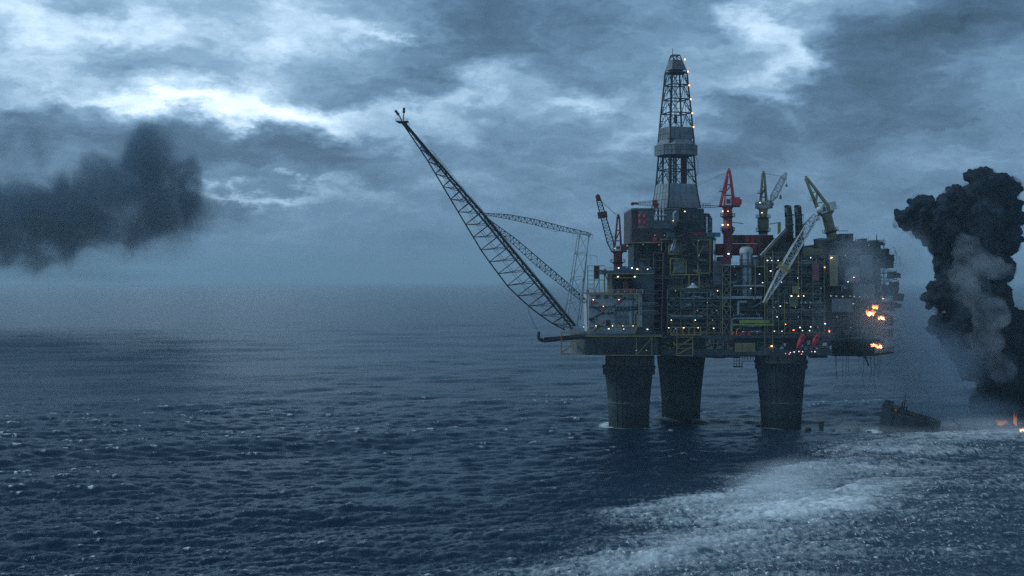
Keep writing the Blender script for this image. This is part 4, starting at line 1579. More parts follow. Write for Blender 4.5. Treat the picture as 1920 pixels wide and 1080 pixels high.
ST = [station((i / NS) ** 1.0) for i in range(NS + 1)]
b = MB()
for s0, s1 in zip(ST[:-1], ST[1:]):
    b.tube(s0[0], s1[0], .4, .4, 6).tube(s0[1], s1[1], .4, .4, 6).tube(s0[2], s1[2], .3, .3, 6)
b.build('chord', M['boom'], fl)
b = MB()
for i, (s0, s1) in enumerate(zip(ST[:-1], ST[1:])):
    b.bar(s0[0], s0[1], .22)
    b.bar(s0[0] if i % 2 else s0[1], s1[1] if i % 2 else s1[0], .2)
    if i >= 2:
        b.bar(s0[2], s0[0], .24).bar(s0[2], s0[1], .24)
        b.bar(s0[2], s1[0], .24).bar(s0[2], s1[1], .24)
        mb_ = s0[2].lerp(s1[2], .5)
        for j in (0, 1):
            q0 = s0[2].lerp(s1[j], .5)
            b.bar(q0, s0[j].lerp(s1[j], .5), .15)
            b.bar(q0, s0[j].lerp(s0[2], .5), .15)
            b.bar(q0, s1[j].lerp(s1[2], .5), .13)
        b.bar(s0[2].lerp(s0[0], .5), s0[2].lerp(s0[1], .5), .15)
    else:
        b.bar(s0[2], s0[0], .14).bar(s0[2], s1[1], .14)
    for k in range(3):
        for (f0, f1) in ((k / 3, (k + 1) / 3),):
            p0, p1 = s0[0].lerp(s1[0], f0), s0[1].lerp(s1[1], f1)
            p2, p3 = s0[1].lerp(s1[1], f0), s0[0].lerp(s1[0], f1)
            b.bar(p0, p1, .13).bar(p2, p3, .13).bar(p0, p2, .14)
b.build('bracing', M['boom'], fl)
b = MB()
for off, r in ((-.9, .30), (.1, .24), (1.0, .18)):
    for s0, s1 in zip(ST[:-1], ST[1:]):
        p0, p1 = s0[0].lerp(s0[1], .5), s1[0].lerp(s1[1], .5)
        k = min(1, (s0[0] - s0[1]).length / 4)
        k1 = min(1, (s1[0] - s1[1]).length / 4)
        b.tube(p0 + Vector((.2, off * k, .45)), p1 + Vector((.2, off * k1, .45)), r, r, 6)
b.build('flare_pipe', M['black'], fl)
b = MB()
hp = []
for i in range(3, NS + 1):
    s0 = ST[i]
    p = s0[0].lerp(s0[1], .2)
    hp.append(p + Vector((.9, 0, .75)))
    b.bar(p, p + Vector((.95, 0, 1.85)), .11)
for p, q_ in zip(hp[:-1], hp[1:]):
    b.bar(p + Vector((0, 0, 1.1)), q_ + Vector((0, 0, 1.1)), .12)
    b.bar(p + Vector((0, 0, .5)), q_ + Vector((0, 0, .5)), .09)
    b.bar(p, q_, .5, .12)
b.path([hp[0] + Vector((0, 0, 1.1)), hp[0] + Vector((-1.2, 0, 1.9)), hp[0] + Vector((-2.4, 0, 1.2)), hp[0] + Vector((-2.2, 0, -.4))], .07, 5)
b.build('walkway', M['boom'], fl)
b = MB()
c = P(754.5, 228, dB)
b.prism([(c.x - 2.6, c.z + .15), (c.x + 2.4, c.z + .1), (c.x + 1.8, c.z - .5), (c.x - 1.4, c.z - .55)], dB - 2.2, dB + 2.2)
b.bar(c + Vector((-.2, 0, -.4)), ST[1][0].lerp(ST[1][1], .5), .9)
b.bar(c + Vector((2.3, 0, .1)), c + Vector((2.8, 0, -1.6)), .14)
b.rail([(c.x - 2.5, dB - 2.1, c.z), (c.x + 2.3, dB - 2.1, c.z)], .9, .09)
tp = b.build('tip_platform', M['black'], fl)
for (p0, p1, p2) in (((756, 226), (757.3, 212), (757.5, 202)), ((753, 226), (748, 216), (741, 207))):
    b = MB()
    b.tube(P(*p0, dB), P(*p1, dB), .22, .22, 8)
    u = (P(*p2, dB) - P(*p1, dB))
    b.lathe(P(*p1, dB), [(.2, 0), (.5, .15), (.55, .4), (.48, u.length * .55), (.55, u.length * .9), (.35, u.length)], 12, tuple(u.normalized()))
    b.build('burner', M['black'], fl)
# boom stays: lattice footbridges back to the support tower
for (poly, w, d1, nm, k) in (([(906, 401), (950, 406), (1000, 416), (1050, 428), (1107, 440)], 1.9, 546, 'upper_stay_truss', 9), ([(914, 412), (960, 449), (1010, 493), (1055, 530), (1098, 566)], 2.6, 556, 'lower_stay_truss', 9)):
    b = MB()
    pts = [P(px, py, dB + (d1 - dB) * i / (len(poly) - 1)) for i, (px, py) in enumerate(poly)]
    ws = [w * f for f in (.35, .9, 1.15, 1.0, .6)]
    for i in range(len(pts) - 1):
        u = (pts[i + 1] - pts[i]).normalized()
        n = Vector((-u.z, 0, u.x))
        if n.z < 0:
            n = -n
        rg2 = lambda p, q_: [p + n * q_ * .5 + Vector((0, -q_ * .7, 0)), p + n * q_ * .5 + Vector((0, q_ * .7, 0)), p - n * q_ * .5]
        b.box_truss(rg2(pts[i], ws[i]), rg2(pts[i + 1], ws[i + 1]), k, .2, .15)
    b.build(nm, M['boom' if 'lower' in nm else 'grey'], fl)
b = MB()
b.path([P(1000, 418, 544), P(1020, 428, 544), P(1040, 434, 544), P(1055, 433, 545)], .06, 5)
b.path([P(1003, 493, 548), P(1012, 502, 548), P(1022, 504, 548), P(1030, 509, 548)], .06, 5)
b.path([P(990, 572, dB), P(991, 585, dB), P(1000, 605, dB), P(1011, 624, dB)], .08, 5)
b.build('slack_cable', M['black'], fl)
# support tower
tw = thing('support_tower', P(1075, 622, 545), 'slender white lattice tower holding up the flare boom stays', 'tower')
r0 = [P(1054, 622, 541), P(1082, 612, 543), P(1088, 600, 553), P(1062, 606, 553)]
r1 = [P(1083, 440, 541), P(1105, 440, 543), P(1104, 440, 549), P(1087, 440, 549)]
b = MB()
for j in range(4):
    b.tube(r0[j], r1[j], .25, .22, 6)
b.build('leg', M['galv'], tw)
b = MB()
for f, f2 in ((.0, .28), (.28, .52), (.52, .80), (.80, 1.0)):
    for j in range(4):
        a_, c_ = r0[j].lerp(r1[j], f2), r0[(j + 1) % 4].lerp(r1[(j + 1) % 4], f2)
        b.bar(a_, c_, .2)
        if j in (0, 2):
            b.bar(r0[j].lerp(r1[j], f), c_, .16)
b.build('bracing', M['galv'], tw)
b = MB()
b.bar(P(1072, 437, 542), P(1111, 440, 542), .5)
b.bar(P(1072, 437, 549), P(1111, 440, 549), .4)
for x_ in (1075, 1090, 1107):
    b.bar(P(x_, 438, 542), P(x_, 438, 549), .25)
b.bar(P(1108, 440, 542), P(1102, 452, 542), .2)
b.path([P(1111, 440, 542), P(1112, 445, 542), P(1109, 449, 542)], .08, 5)
b.build('head_beam', M['galv'], tw)
b = MB()
b.path([P(1082, 478, 541), P(1112, 478, 541), P(1119, 481, 541), P(1121, 494, 541)], .10, 5)
b.path([P(1108, 495, 541), P(1108, 484, 541), P(1106, 478, 541)], .08, 5)
b.build('hose_rail', M['galv'], tw)
MB().path([P(1075, 440, 541), P(1073, 460, 541), P(1077, 470, 541)], .06, 5).build('loose_cable', M['galv'], tw)
# black boom pipe and the yellow frame it rests on
bp_ = thing('discharge_boom', P(1060, 636, 535), 'thick black horizontal pipe boom with an upturned end over the water', 'pipe boom')
b = MB()
b.path([P(1104, 630, 534), P(1070, 634, 534), P(1045, 636.5, 534), P(1020, 639, 534), P(1011, 636, 534)], .75, 10)
b.path([P(1104, 627, 534), P(1060, 631, 534), P(1020, 634, 534)], .3, 8)
b.build('pipe', M['black'], bp_)
b = MB()
b.path([P(1011, 637, 534), P(1009.5, 630, 534), P(1010.5, 622, 534)], .55, 10)
b.build('end_stub', M['black'], bp_)
b = MB()
for i in range(11):
    p = P(1016 + i * 8, 637.5 - i * .8, 534)
    b.bar(p + Vector((0, -.7, .9)), p + Vector((0, -.7, -.9)), .14)
b.build('clamp', M['dark'], bp_)
yf = thing('boom_rest_frame', P(1066, 664, 535), 'yellow orange steel frame with a diagonal strut under the black pipe boom', 'frame')
b = MB()
for d_ in (532.4, 540):
    b.bar(P(1052.5, 624, d_), P(1052.5, 664, d_), .5)
    b.bar(P(1051, 624, d_), P(1085, 625, d_), .45)
    b.bar(P(1052, 641, d_), P(1085, 640, d_), .4)
    b.bar(P(1053, 661, d_), P(1083, 640, d_), .5)
    b.bar(P(1051, 663.5, d_), P(1086, 663.5, d_), .45)
for (x_, y_) in ((1052.5, 625), (1052.5, 663), (1074, 641)):
    b.bar(P(x_, y_, 532.4), P(x_, y_, 540), .35)
b.bar(P(1074, 650, 533), P(1074, 664, 533), .35)
b.build('frame', M['orange'], yf)
# ------------------------------------------------------------------ process modules
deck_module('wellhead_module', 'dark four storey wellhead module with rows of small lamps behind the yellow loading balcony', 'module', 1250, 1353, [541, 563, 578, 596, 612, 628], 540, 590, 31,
            'black', 'ochre', 'hull', 'hull', 6, 1.0, L_WARM, 4.5, 26, equip=('hull', 'dark', 'teal', 'grey'))
mm_ = deck_module('mud_module', 'open grey module with yellow frames below the drill floor', 'module', 1247, 1343, [447, 474, 494, 515, 541], 545, 592, 32, 'hull', 'ochre', 'grey', 'hull', 3, .9, L_WARM, 4, 30)
b = MB()
bx(b, 1254, 1302, 447, 478, 546.5, 548)
b.build('pale_wall', M['panel'], mm_)
b = MB()
d = 541.5
for (x0, x1, y0, y1) in ((1257, 1287, 485, 515), (1254, 1272, 460, 476), (1308, 1331, 448, 512)):
    b.bar(P(x0, y0, d), P(x1, y0, d), .38).bar(P(x0, y1, d), P(x1, y1, d), .42).bar(P(x0, y0, d), P(x0, y1, d), .42).bar(P(x1, y0, d), P(x1, y1, d), .38)
b.bar(P(1260, 512, d), P(1290, 484, d), .3)
b.bar(P(1262, 512, d), P(1266, 500, d), .5)
b.bar(P(1311, 476, d), P(1319, 461, d), .5)
b.bar(P(1238, 448.5, d), P(1334, 449.5, d), .45)
b.bar(P(1292, 516, d), P(1292, 534, d), .42).bar(P(1311, 516, d), P(1311, 540, d), .38)
b.bar(P(1280, 515, d), P(1312, 515, d), .34)
b.bar(P(1257, 541, d), P(1315, 541.5, d), .45)
for i in range(7):
    b.bar(P(1320 + i * 3.5, 449, d), P(1320 + i * 3.5, 470, d), .12)
b.build('yellow_frame', M['yellow'], mm_)
b = MB()
bx(b, 1262, 1286, 490, 512, 543, 545)
b.build('machine_cover', M['grey'], mm_)
b = MB()
b.lathe(P(1300, 540, 541), [(2.6, 0), (2.2, .5), (.8, 1.3), (.6, 2.0)], 14)
b.build('hopper', M['panel'], mm_)
b = MB()
for (x0, y0, x1, y1) in ((1258, 470, 1266, 444), (1262, 470, 1270, 442)):
    b.tube(P(x0, y0, d - .5), P(x1, y1, d - .5), .3, .3, 8)
b.build('white_strut', M['white'], mm_)
# fallen black stack leaning on the module
st_ = thing('leaning_stack', P(1297, 486, 539), 'thick black pipe bundle leaning to the left in front of the grey module', 'stack')
a, e = P(1298, 486, 539), P(1276, 428, 538)
u = (e - a).normalized()
b = MB()
b.lathe(a, [(2.0, -2), (2.2, 0), (2.2, 4), (2.5, 4.2), (2.5, 4.7), (2.2, 4.9), (2.1, (e - a).length - 1), (2.4, (e - a).length - .7), (2.4, (e - a).length)], 20, tuple(u))
b.build('pipe_body', M['black'], st_)
n = Vector((-u.z, 0, u.x)).normalized()
for k, (o_, l_) in enumerate(((-1.5, 1.6), (.1, 2.4), (1.5, 1.4))):
    b = MB()
    b.lathe(e + n * o_ - Vector((0, 1.2, 0)), [(.75, -6), (.75, l_), (.95, l_ + .1), (.95, l_ + .5), (.5, l_ + .52)], 12, tuple(u))
    b.build('outlet_pipe', M['soot'], st_)
b = MB()
for f in (.18, .5, .8):
    p = a.lerp(e, f)
    b.lathe(p, [(2.25, -.2), (2.6, -.15), (2.6, .15), (2.25, .2)], 20, tuple(u))
b.build('clamp_ring', M['dark'], st_)
rng = random.Random(41)
b = MB()
for i in range(22):
    p = a.lerp(e, rng.random()) + n * rng.uniform(-2, 2) + Vector((0, -2.2, 0))
    b.bar(p, p + u * rng.uniform(1, 5) + n * rng.uniform(-.4, .4), rng.uniform(.12, .3))
b.build('pipework', M['dark'], st_)
lamps([(1263, 414), (1278, 428)], 536.5, st_, L_DIM, .3)
# faded red lattice tower in the slot
pk = thing('hose_tower', P(1233, 630, 541), 'faded pinkish red lattice tower in the dark gap right of the living quarters', 'tower')
b = MB()
r0 = [P(1223, 630, 540), P(1240, 630, 540), P(1240, 630, 546), P(1223, 630, 546)]
r1 = [P(1225.5, 474, 540), P(1243.5, 474, 540), P(1243.5, 474, 546), P(1225.5, 474, 546)]
for j in range(4):
    b.bar(r0[j], r1[j], .36)
for i in range(12):
    ps = [p.lerp(q_, i / 11) for p, q_ in zip(r0, r1)]
    for j in range(4):
        b.bar(ps[j], ps[(j + 1) % 4], .2)
b.build('lattice', M['pink'], pk)
b = MB()
b.bar(P(1225, 522, 539.5), P(1284, 521, 539.5), .3)
b.rail([P(1226, 522, 539.5), P(1270, 521.4, 539.5)], 1.0, .1)
b.build('gangway', M['pink'], pk)
b = MB()
for i in range(8):
    b.tube(P(1245 + i * 1.2, 474 + i % 3, 542), P(1243 + i * 1.2, 628, 542), .13, .13, 5)
b.build('riser_pipe', M['boom'], pk)
# yellow stair tower in the middle
ys = thing('stair_tower', P(1362, 628, 538), 'narrow yellow stair tower with zigzag braces below the tall red crane', 'stair tower')
b = MB()
for x0 in (1354.5, 1369.5):
    for dd in (537.5, 541):
        b.bar(P(x0, 496, dd), P(x0, 628, dd), .3)
rows = [496, 515, 533, 553, 575, 598, 628]
for i, (y0, y1) in enumerate(zip(rows[:-1], rows[1:])):
    b.bar(P(1354.5, y0, 537.5), P(1369.5, y0, 537.5), .26)
    b.bar(P(1354.5 if i % 2 else 1369.5, y0, 537.5), P(1369.5 if i % 2 else 1354.5, y1, 537.5), .22)
b.build('frame', M['ochre'], ys)
b = MB()
for i, (y0, y1) in enumerate(zip(rows[:-1], rows[1:])):
    b.bar(P(1369 if i % 2 else 1355, y0, 539), P(1355 if i % 2 else 1369, y1, 539), .9, .25)
    b.box(X(1354.5, 538), X(1369.5, 538), 538, 541, Z(y1, 538) - .1, Z(y1, 538))
b.build('stairs', M['grey'], ys)
# middle module
m4 = deck_module('process_module', 'dark red and grey process module carrying the tall white tank', 'module', 1336, 1437, [497, 535, 556, 580, 600, 628], 543, 592, 33, 'maroon', 'hull', 'grey', 'hull', 5, 1.1, L_DIM, 4.5, 30, equip=('grey', 'dark', 'hull', 'maroon'))
b = MB()
bx(b, 1337, 1353, 490, 534, 541.5, 543.5)
for i in range(6):
    bx(b, 1337, 1353, 491 + i * 7.2, 491.8 + i * 7.2, 541.2, 541.5)
b.build('grey_cabin', M['grey'], m4)
b = MB()
for (y0, y1, x0, x1) in ((555, 560, 1345, 1428), (534, 537, 1375, 1432)):
    bx(b, x0, x1, y0, y1, 541, 543)
b.build('pipe_tray', M['panel'], m4)
b = MB()
b.path([P(1372, 625, 541), P(1372, 600, 541), P(1376, 597, 541), P(1430, 597, 541)], .35, 8)
b.path([P(1384, 590, 541), P(1384, 566, 541), P(1400, 566, 541)], .5, 8)
b.build('pipework', M['galv'], m4)
lamps([(1377, 500), (1379, 515), (1393, 622), (1410, 622), (1420, 622)], 540, m4, L_DIM, .3)
vt = thing('storage_tank', P(1399, 556, 547), 'tall pale grey upright tank with a domed white top', 'tank')
c = P(1399, 556, 547)
b = MB()
H = Z(475, 547) - Z(556, 547)
b.lathe(c, [(2.55, 0), (2.55, H)], 28)
b.build('shell', M['galv'], vt)
b = MB().lathe(c, [(2.75, H), (2.75, H + .5), (2.65, H + 1.6), (2.2, H + 2.3), (1.2, H + 2.7), (.2, H + 2.8)], 28)
b.build('dome', M['white'], vt)
b = MB()
for f in (.2, .5, .85):
    b.lathe(c, [(2.56, H * f - .15), (2.7, H * f - .1), (2.7, H * f + .1), (2.56, H * f + .15)], 28)
b.build('band', M['grey'], vt)
b = MB()
for s_ in (-1, 1):
    b.tube(c + Vector((s_ * 2.1, -1.9, 0)), c + Vector((s_ * 2.1, -1.9, H)), .16, .16, 6)
b.tube(c + Vector((.3, -2.8, 0)), c + Vector((.3, -2.8, H + .6)), .22, .22, 6)
b.build('pipework', M['hull'], vt)
# containers behind the tank
k = 0
ORD = ['first', 'second', 'third', 'fourth', 'fifth', 'sixth', 'seventh', 'eighth', 'ninth']
for row, (y0, y1, x0, n_, d_) in enumerate(((440.5, 456, 1374, 7, 556), (457, 479, 1344, 9, 555))):
    for i in range(n_):
        w_ = 10.0
        px0 = x0 + i * (w_ + 1.0)
        c = thing('cargo_container', P(px0 + w_ / 2, y1, d_), f'{ORD[i]} red container from the left in the {"upper" if row == 0 else "lower"} row behind the upright tank', 'container', 'red containers stacked behind the upright tank')
        hh = (random.Random(i * 7 + row).random() < .25)
        b = MB()
        bx(b, px0, px0 + w_, y0, y1 - .3, d_, d_ + 6)
        for q_ in range(8):
            bx(b, px0 + .8 + q_ * 1.2, px0 + 1.3 + q_ * 1.2, y0 + 1.2, y1 - 1.5, d_ - .1, d_)
        b.build('body', M[['dullred', 'red', 'pink', 'maroon', 'red'][(i * 3 + row) % 5]], c)
        b = MB()
        for q_ in (px0, px0 + w_ - .8):
            bx(b, q_, q_ + .8, y0, y1 - .3, d_ - .2, d_ - .11)
        bx(b, px0 + .8, px0 + w_ - .8, y0 - .0, y0 + .9, d_ - .2, d_ - .11)
        b.build('frame', M['dullred'], c)
# exhaust building, duct and two stacks
dE = 549
m5 = deck_module('utility_module', 'tall greenish grey utility module with many floors left of the burning end', 'module', 1437, 1548, [479, 497, 517, 536, 556, 572, 590, 609, 628], 542, 592, 34, 'hull', 'ochre', 'grey', 'hull', 6, 1.15, L_COLD, 4.5, 24, equip=('grey', 'dark', 'hull', 'teal'))
b = MB()
bx(b, 1442, 1508, 446, 479, dE, 575)
for i in range(14):
    bx(b, 1443 + i * 4.6, 1444.2 + i * 4.6, 447, 479, dE - .3, dE)
b.build('dark_wall', M['dark'], m5)
b = MB()
bx(b, 1505, 1542, 466, 480, 545, 560)
b.build('ochre_wall', M['ochre'], m5)
b = MB()
c = P(1539, 478, 548)
b.lathe(c, [(2.7, 0), (2.7, 5.6), (2.9, 5.7), (2.9, 6.2), (1.2, 6.6)], 24)
b.build('grey_drum', M['grey'], m5)
b = MB()
for (x0, x1, y0, y1) in ((1481, 1496, 558, 575), (1487, 1497, 536, 550)):
    bx(b, x0, x1, y0, y1, 540.5, 542)
b.build('ochre_panel', M['ochre'], m5)
bx(MB(), 1482, 1492, 555, 563, 540, 541.5).build('teal_box', M['teal'], m5)
b = MB()
bx(b, 1524, 1536, 495, 526, 540.8, 542)
b.build('brown_panel', M['pink'], m5)
b = MB()
b.bar(P(1497, 470, 540.5), P(1497, 556, 540.5), .3).bar(P(1416, 490, 540.5), P(1416, 560, 540.5), .28).bar(P(1471, 560, 540.5), P(1471, 628, 540.5), .26)
b.bar(P(1416, 500, 540.5), P(1436, 500, 540.5), .28).bar(P(1417, 537, 540.5), P(1437, 537, 540.5), .28)
b.build('yellow_post', M['yellow'], m5)
lamps([(1439, 488.5), (1447, 488.5), (1459, 488.5), (1424, 514), (1445, 508), (1430, 530), (1465, 529), (1408, 541), (1463, 574), (1505, 620), (1500, 614), (1520, 613), (1518, 620), (1452, 621), (1466, 621)], 540, m5, L_COLD, .32)
lamps([(1484, 555), (1497, 555.5), (1507, 555), (1560, 488 - 5), (1546, 501)], 540, m5, L_WARM, .34)
b = MB()
for i in range(6):
    b.lathe(P(1475 + i * 9, 570, 541), [(.2, 0), (.5, .2), (.5, .7), (.2, .9)], 8)
b.build('dome_light', M['galv'], m5)
dS_ = 547
for k, (px, y0, y1) in enumerate(((1480.5, 387, 452), (1499, 387, 478))):
    s_ = thing('exhaust_stack', P(px, y1, dS_), ['dark exhaust stack fed by the sloping duct, left of the pair', 'dark exhaust stack standing inside a pipe rack, right of the pair'][k], 'exhaust stack', 'exhaust stacks on the utility module')
    c = P(px, y1, dS_)
    H = Z(y0, dS_) - c.z
    n_ = 24
    rings = []
    for (h, tilt_, r) in ((0, 0, 1.45), (H * .5, 0, 1.45), (H * .72, 0, 1.42), (H, .45, 1.42)):
        rings.append([c + Vector((r * math.cos(t_) + (-.75 * (h / H) ** 3 if h > 0 else 0), r * math.sin(t_), h + tilt_ * r * math.sin(t_) + .2 * tilt_ * math.cos(t_))) for t_ in [2 * math.pi * i / n_ for i in range(n_)]])
    inner = [[v.lerp(sum(rings[-1], Vector()) / n_, .16) for v in rings[-1]], [v.lerp(sum(rings[-1], Vector()) / n_, .16) - Vector((0, 0, 4)) for v in rings[-1]]]
    MB().loft(rings + inner, True, True).build('pipe', M['black'], s_)
    b = MB()
    for y in (y0 + 16, y0 + 34, y0 + 48):
        b.lathe(c, [(1.46, Z(y, dS_) - c.z - .25), (1.72, Z(y, dS_) - c.z - .2), (1.72, Z(y, dS_) - c.z + .2), (1.46, Z(y, dS_) - c.z + .25)], 24)
    b.build('flange', M['dark'], s_)
    b = MB()
    x_ = px - 8
    for x_ in (px - 8, px + 8):
        b.bar(P(x_, 406, dS_ - 2), P(x_, y1, dS_ - 2), .16)
    for y in (407, 420, 434):
        b.bar(P(px - 8, y, dS_ - 2), P(px + 8, y, dS_ - 2), .13)
    b.build('support_rack', M['ochre'], s_)
dt = thing('exhaust_duct', P(1432, 486, 545.5), 'black duct sloping up to the left exhaust stack with a pale upper edge', 'duct')
a, e = P(1431, 484, 545.5), P(1478, 432, 545.5)
b = MB()
u = (e - a).normalized()
b.tube(a, e, 1.5, 1.5, 16).tube(a, a - Vector((0, 0, 6)), 1.5, 1.5, 16)
b.lathe(a, [(.3, -1.5), (1.1, -1.1), (1.5, 0), (1.1, 1.1), (.3, 1.5)], 16)
b.build('pipe', M['black'], dt)
b = MB()
n = Vector((-u.z, 0, u.x))
n = n if n.z > 0 else -n
b.tube(a + n * 1.6 + Vector((0, -.3, 0)), e + n * 1.6 + Vector((0, -.3, 0)), .28, .28, 8)
b.build('edge_pipe', M['galv'], dt)
b = MB()
b.prism([(a.x + .5, a.z - 1), (e.x + 1, e.z - 2), (e.x + 1, a.z - 7), (a.x + .5, a.z - 7)], 546.6, 549)
b.build('web_plate', M['dark'], dt)
b = MB()
b.bar(P(1461, 417, 552), P(1461, 444, 552), 1.1)
ycol = b.build('yellow_column', M['lime'])
move_origin(ycol)
tag(ycol, 'short yellow green post standing behind the sloping duct', 'post')
# burning end of the platform
m6 = deck_module('burning_module', 'scorched module at the right end of the platform with torn cladding and fires', 'module', 1547, 1660, [456, 474, 492, 511, 532, 553, 572, 590, 610, 626, 640], 544, 594, 35, 'dark', 'hull', 'grey', 'dark', 2, 1.25, L_DIM, 4.5, 22, rails=True, open_top=True, equip=('grey', 'soot', 'hull', 'panel'))
rng = random.Random(36)
for (x0, x1, y0, y1, mm) in ((1566, 1576, 452, 457, 'grey'), (1577, 1600, 438, 457, 'hull'), (1585, 1592, 441, 452, 'grey'), (1618, 1626, 447, 457, 'hull'), (1602, 1616, 452, 457, 'grey'), (1630, 1656, 453, 457, 'dark'), (1640, 1648, 450, 456, 'teal')):
    b = MB()
    bx(b, x0, x1, y0, y1, 550, 560)
    b.build('roof_cabin', M[mm], m6)
b = MB()
b.bar(P(1556, 433, 552), P(1590, 433, 552), .25)
for i in range(14):
    x_ = rng.uniform(1552, 1656)
    b.bar(P(x_, 457, 552), P(x_ + rng.uniform(-2, 2), rng.uniform(436, 452), 552), .14)
b.build('mast_pole', M['boom'], m6)
bx(MB(), 1597, 1608, 489.5, 491.5, 541, 542).build('teal_beam', M['teal'], m6)
b = MB()
bx(b, 1557, 1571, 478, 535, 541, 545)
b.build('ochre_tank', M['ochre'], m6)
b = MB()
for (x0, x1, y0, y1) in ((1615, 1636, 478, 520), (1585, 1612, 500, 530), (1600, 1640, 532, 560), (1560, 1600, 560, 585)):
    bx(b, x0, x1, y0, y1, 542.5, 545)
b.build('bare_panel', M['grey'], m6)


def crumple(mb, c, sx, sy, sz, rng, j=.35):
    """bent plate box: a subdivided box with its corners pushed about"""
    nx, nz = 4, 3
    g = {}
    vs_, fs = [], []
    for s in (0, 1):
        for i in range(nx + 1):
            for k in range(nz + 1):
                g[s, i, k] = len(vs_)
                vs_.append((c[0] + sx * (i / nx - .5) + rng.uniform(-j, j), c[1] + sy * (s - .5) + rng.uniform(-j, j), c[2] + sz * (k / nz - .5) + rng.uniform(-j, j)))
    for i in range(nx):
        for k in range(nz):
            fs.append((g[0, i, k], g[0, i + 1, k], g[0, i + 1, k + 1], g[0, i, k + 1]))
            fs.append((g[1, i, k], g[1, i, k + 1], g[1, i + 1, k + 1], g[1, i + 1, k]))
    for i in range(nx):
        fs.append((g[0, i, 0], g[1, i, 0], g[1, i + 1, 0], g[0, i + 1, 0]))
        fs.append((g[0, i, nz], g[0, i + 1, nz], g[1, i + 1, nz], g[1, i, nz]))
    for k in range(nz):
        fs.append((g[0, 0, k], g[0, 0, k + 1], g[1, 0, k + 1], g[1, 0, k]))
        fs.append((g[0, nx, k], g[1, nx, k], g[1, nx, k + 1], g[0, nx, k + 1]))
    return mb.add(vs_, fs)


for (px, py, w_, h_) in ((1672, 516, 14, 12), (1664, 490, 18, 24), (1681, 517, 12, 9), (1676, 532, 14, 7), (1668, 545, 22, 20), (1684, 557, 13, 13), (1680, 573, 12, 8), (1666, 575, 20, 16), (1662, 600, 16, 20), (1660, 475, 10, 16), (1664, 625, 12, 12)):
    b = MB()
    crumple(b, P(px, py, 548), w_ / 4.75, rng.uniform(3, 8), h_ / 4.75, rng, .3)
    b.build('torn_cladding', M['soot'], m6)
b = MB()
for i in range(60):
    p = P(rng.uniform(1648, 1672), rng.uniform(480, 640), rng.uniform(544, 556))
    b.bar(p, p + Vector((rng.uniform(1, 5), rng.uniform(-1, 1), rng.uniform(-1.4, 1.2))), rng.uniform(.12, .35))
for i in range(16):
    x_ = rng.uniform(1640, 1690)
    y_ = rng.uniform(460, 620)
    b.path([P(x_, y_, 547), P(x_ + rng.uniform(-2, 5), y_ + 6, 547), P(x_ + rng.uniform(-3, 4), y_ + rng.uniform(10, 20), 547)], .08, 4)
b.build('torn_bar', M['soot'], m6)
lamps([(1558, 484), (1546.5, 501.5), (1601, 520), (1555, 622), (1656, 560)], 540.5, m6, L_ORANGE, .36)
lamps([(1590, 528.5), (1547, 607), (1609, 645), (1615, 643), (1627, 640)], 540.5, m6, L_COLD, .36)
lamps([(1558, 555), (1568, 555.5), (1580, 556), (1594, 555.5), (1602, 556), (1612, 556.5), (1600, 569.5)], 540.5, m6, L_DIM, .36)
# red lifeboats in their launching frames
for k, px in enumerate((1500, 1527)):
    lb = thing('lifeboat', P(px - 4, 661, 536), ['red capsule lifeboat tilted bow down, left of the pair on the deck edge', 'red capsule lifeboat tilted bow down, right of the pair on the deck edge'][k], 'lifeboat', 'red lifeboats hung on the deck edge')
    a, e = P(px - 5, 652, 536), P(px + 7.5, 627, 536)
    u = (e - a).normalized()
    L = (e - a).length
    MB().lathe(a, [(.12, -.2), (.62, .5), (.95, 1.6), (1.1, 3.0), (1.05, L * .8), (.8, L * .95), (.3, L + .15)], 16, tuple(u)).build('hull', M['red'], lb)
    MB().lathe(e - u * 1.2 + Vector((-.35, -.7, 0)), [(.3, -.9), (.62, -.5), (.62, .4), (.3, .8)], 12, tuple(u)).build('cockpit', M['dullred'], lb)
    b = MB()
    b.bar(a, P(px - 10, 663, 536), .26).bar(P(px + 4, 642, 536.4), P(px, 663, 536.4), .26)
    b.bar(P(px + 6, 630, 537), P(px + 9, 642, 537), .24)
    b.build('launch_leg', M['red'], lb)
    b = MB()
    b.box(X(px - 12, 536), X(px + 6, 536), 535.4, 538, Z(664.5, 536), Z(663, 536))
    b.build('cradle', M['dark'], lb)
    b = MB()
    b.bar(P(px + 10, 630, 538), P(px + 16, 645, 538), .2)
    b.bar(P(px + 9, 629, 538), P(px + 18, 627, 538), .2)
    b.build('davit_arm', M['dark'], lb)
lamps([(1482, 661), (1489, 660), (1498, 659), (1505, 659.5), (1522, 659.5), (1528, 659.5)], 534.5, rig, L_COLD, .24)
lamps([(1473, 663), (1480, 664), (1503, 664)], 534.5, rig, L_RED, .3)
lamps([(1555, 620), (1488, 619)], 535, rig, L_RED, .4)

# ------------------------------------------------------------------ sinking ship
sc_ = sea_point(1702, 807)
ship = thing('sinking_ship', sc_, 'dark listing ship hull half sunk in the foam beside the black smoke', 'ship')


def sp(x, y, z):
    return Vector((sc_.x + x, sc_.y + y, z))


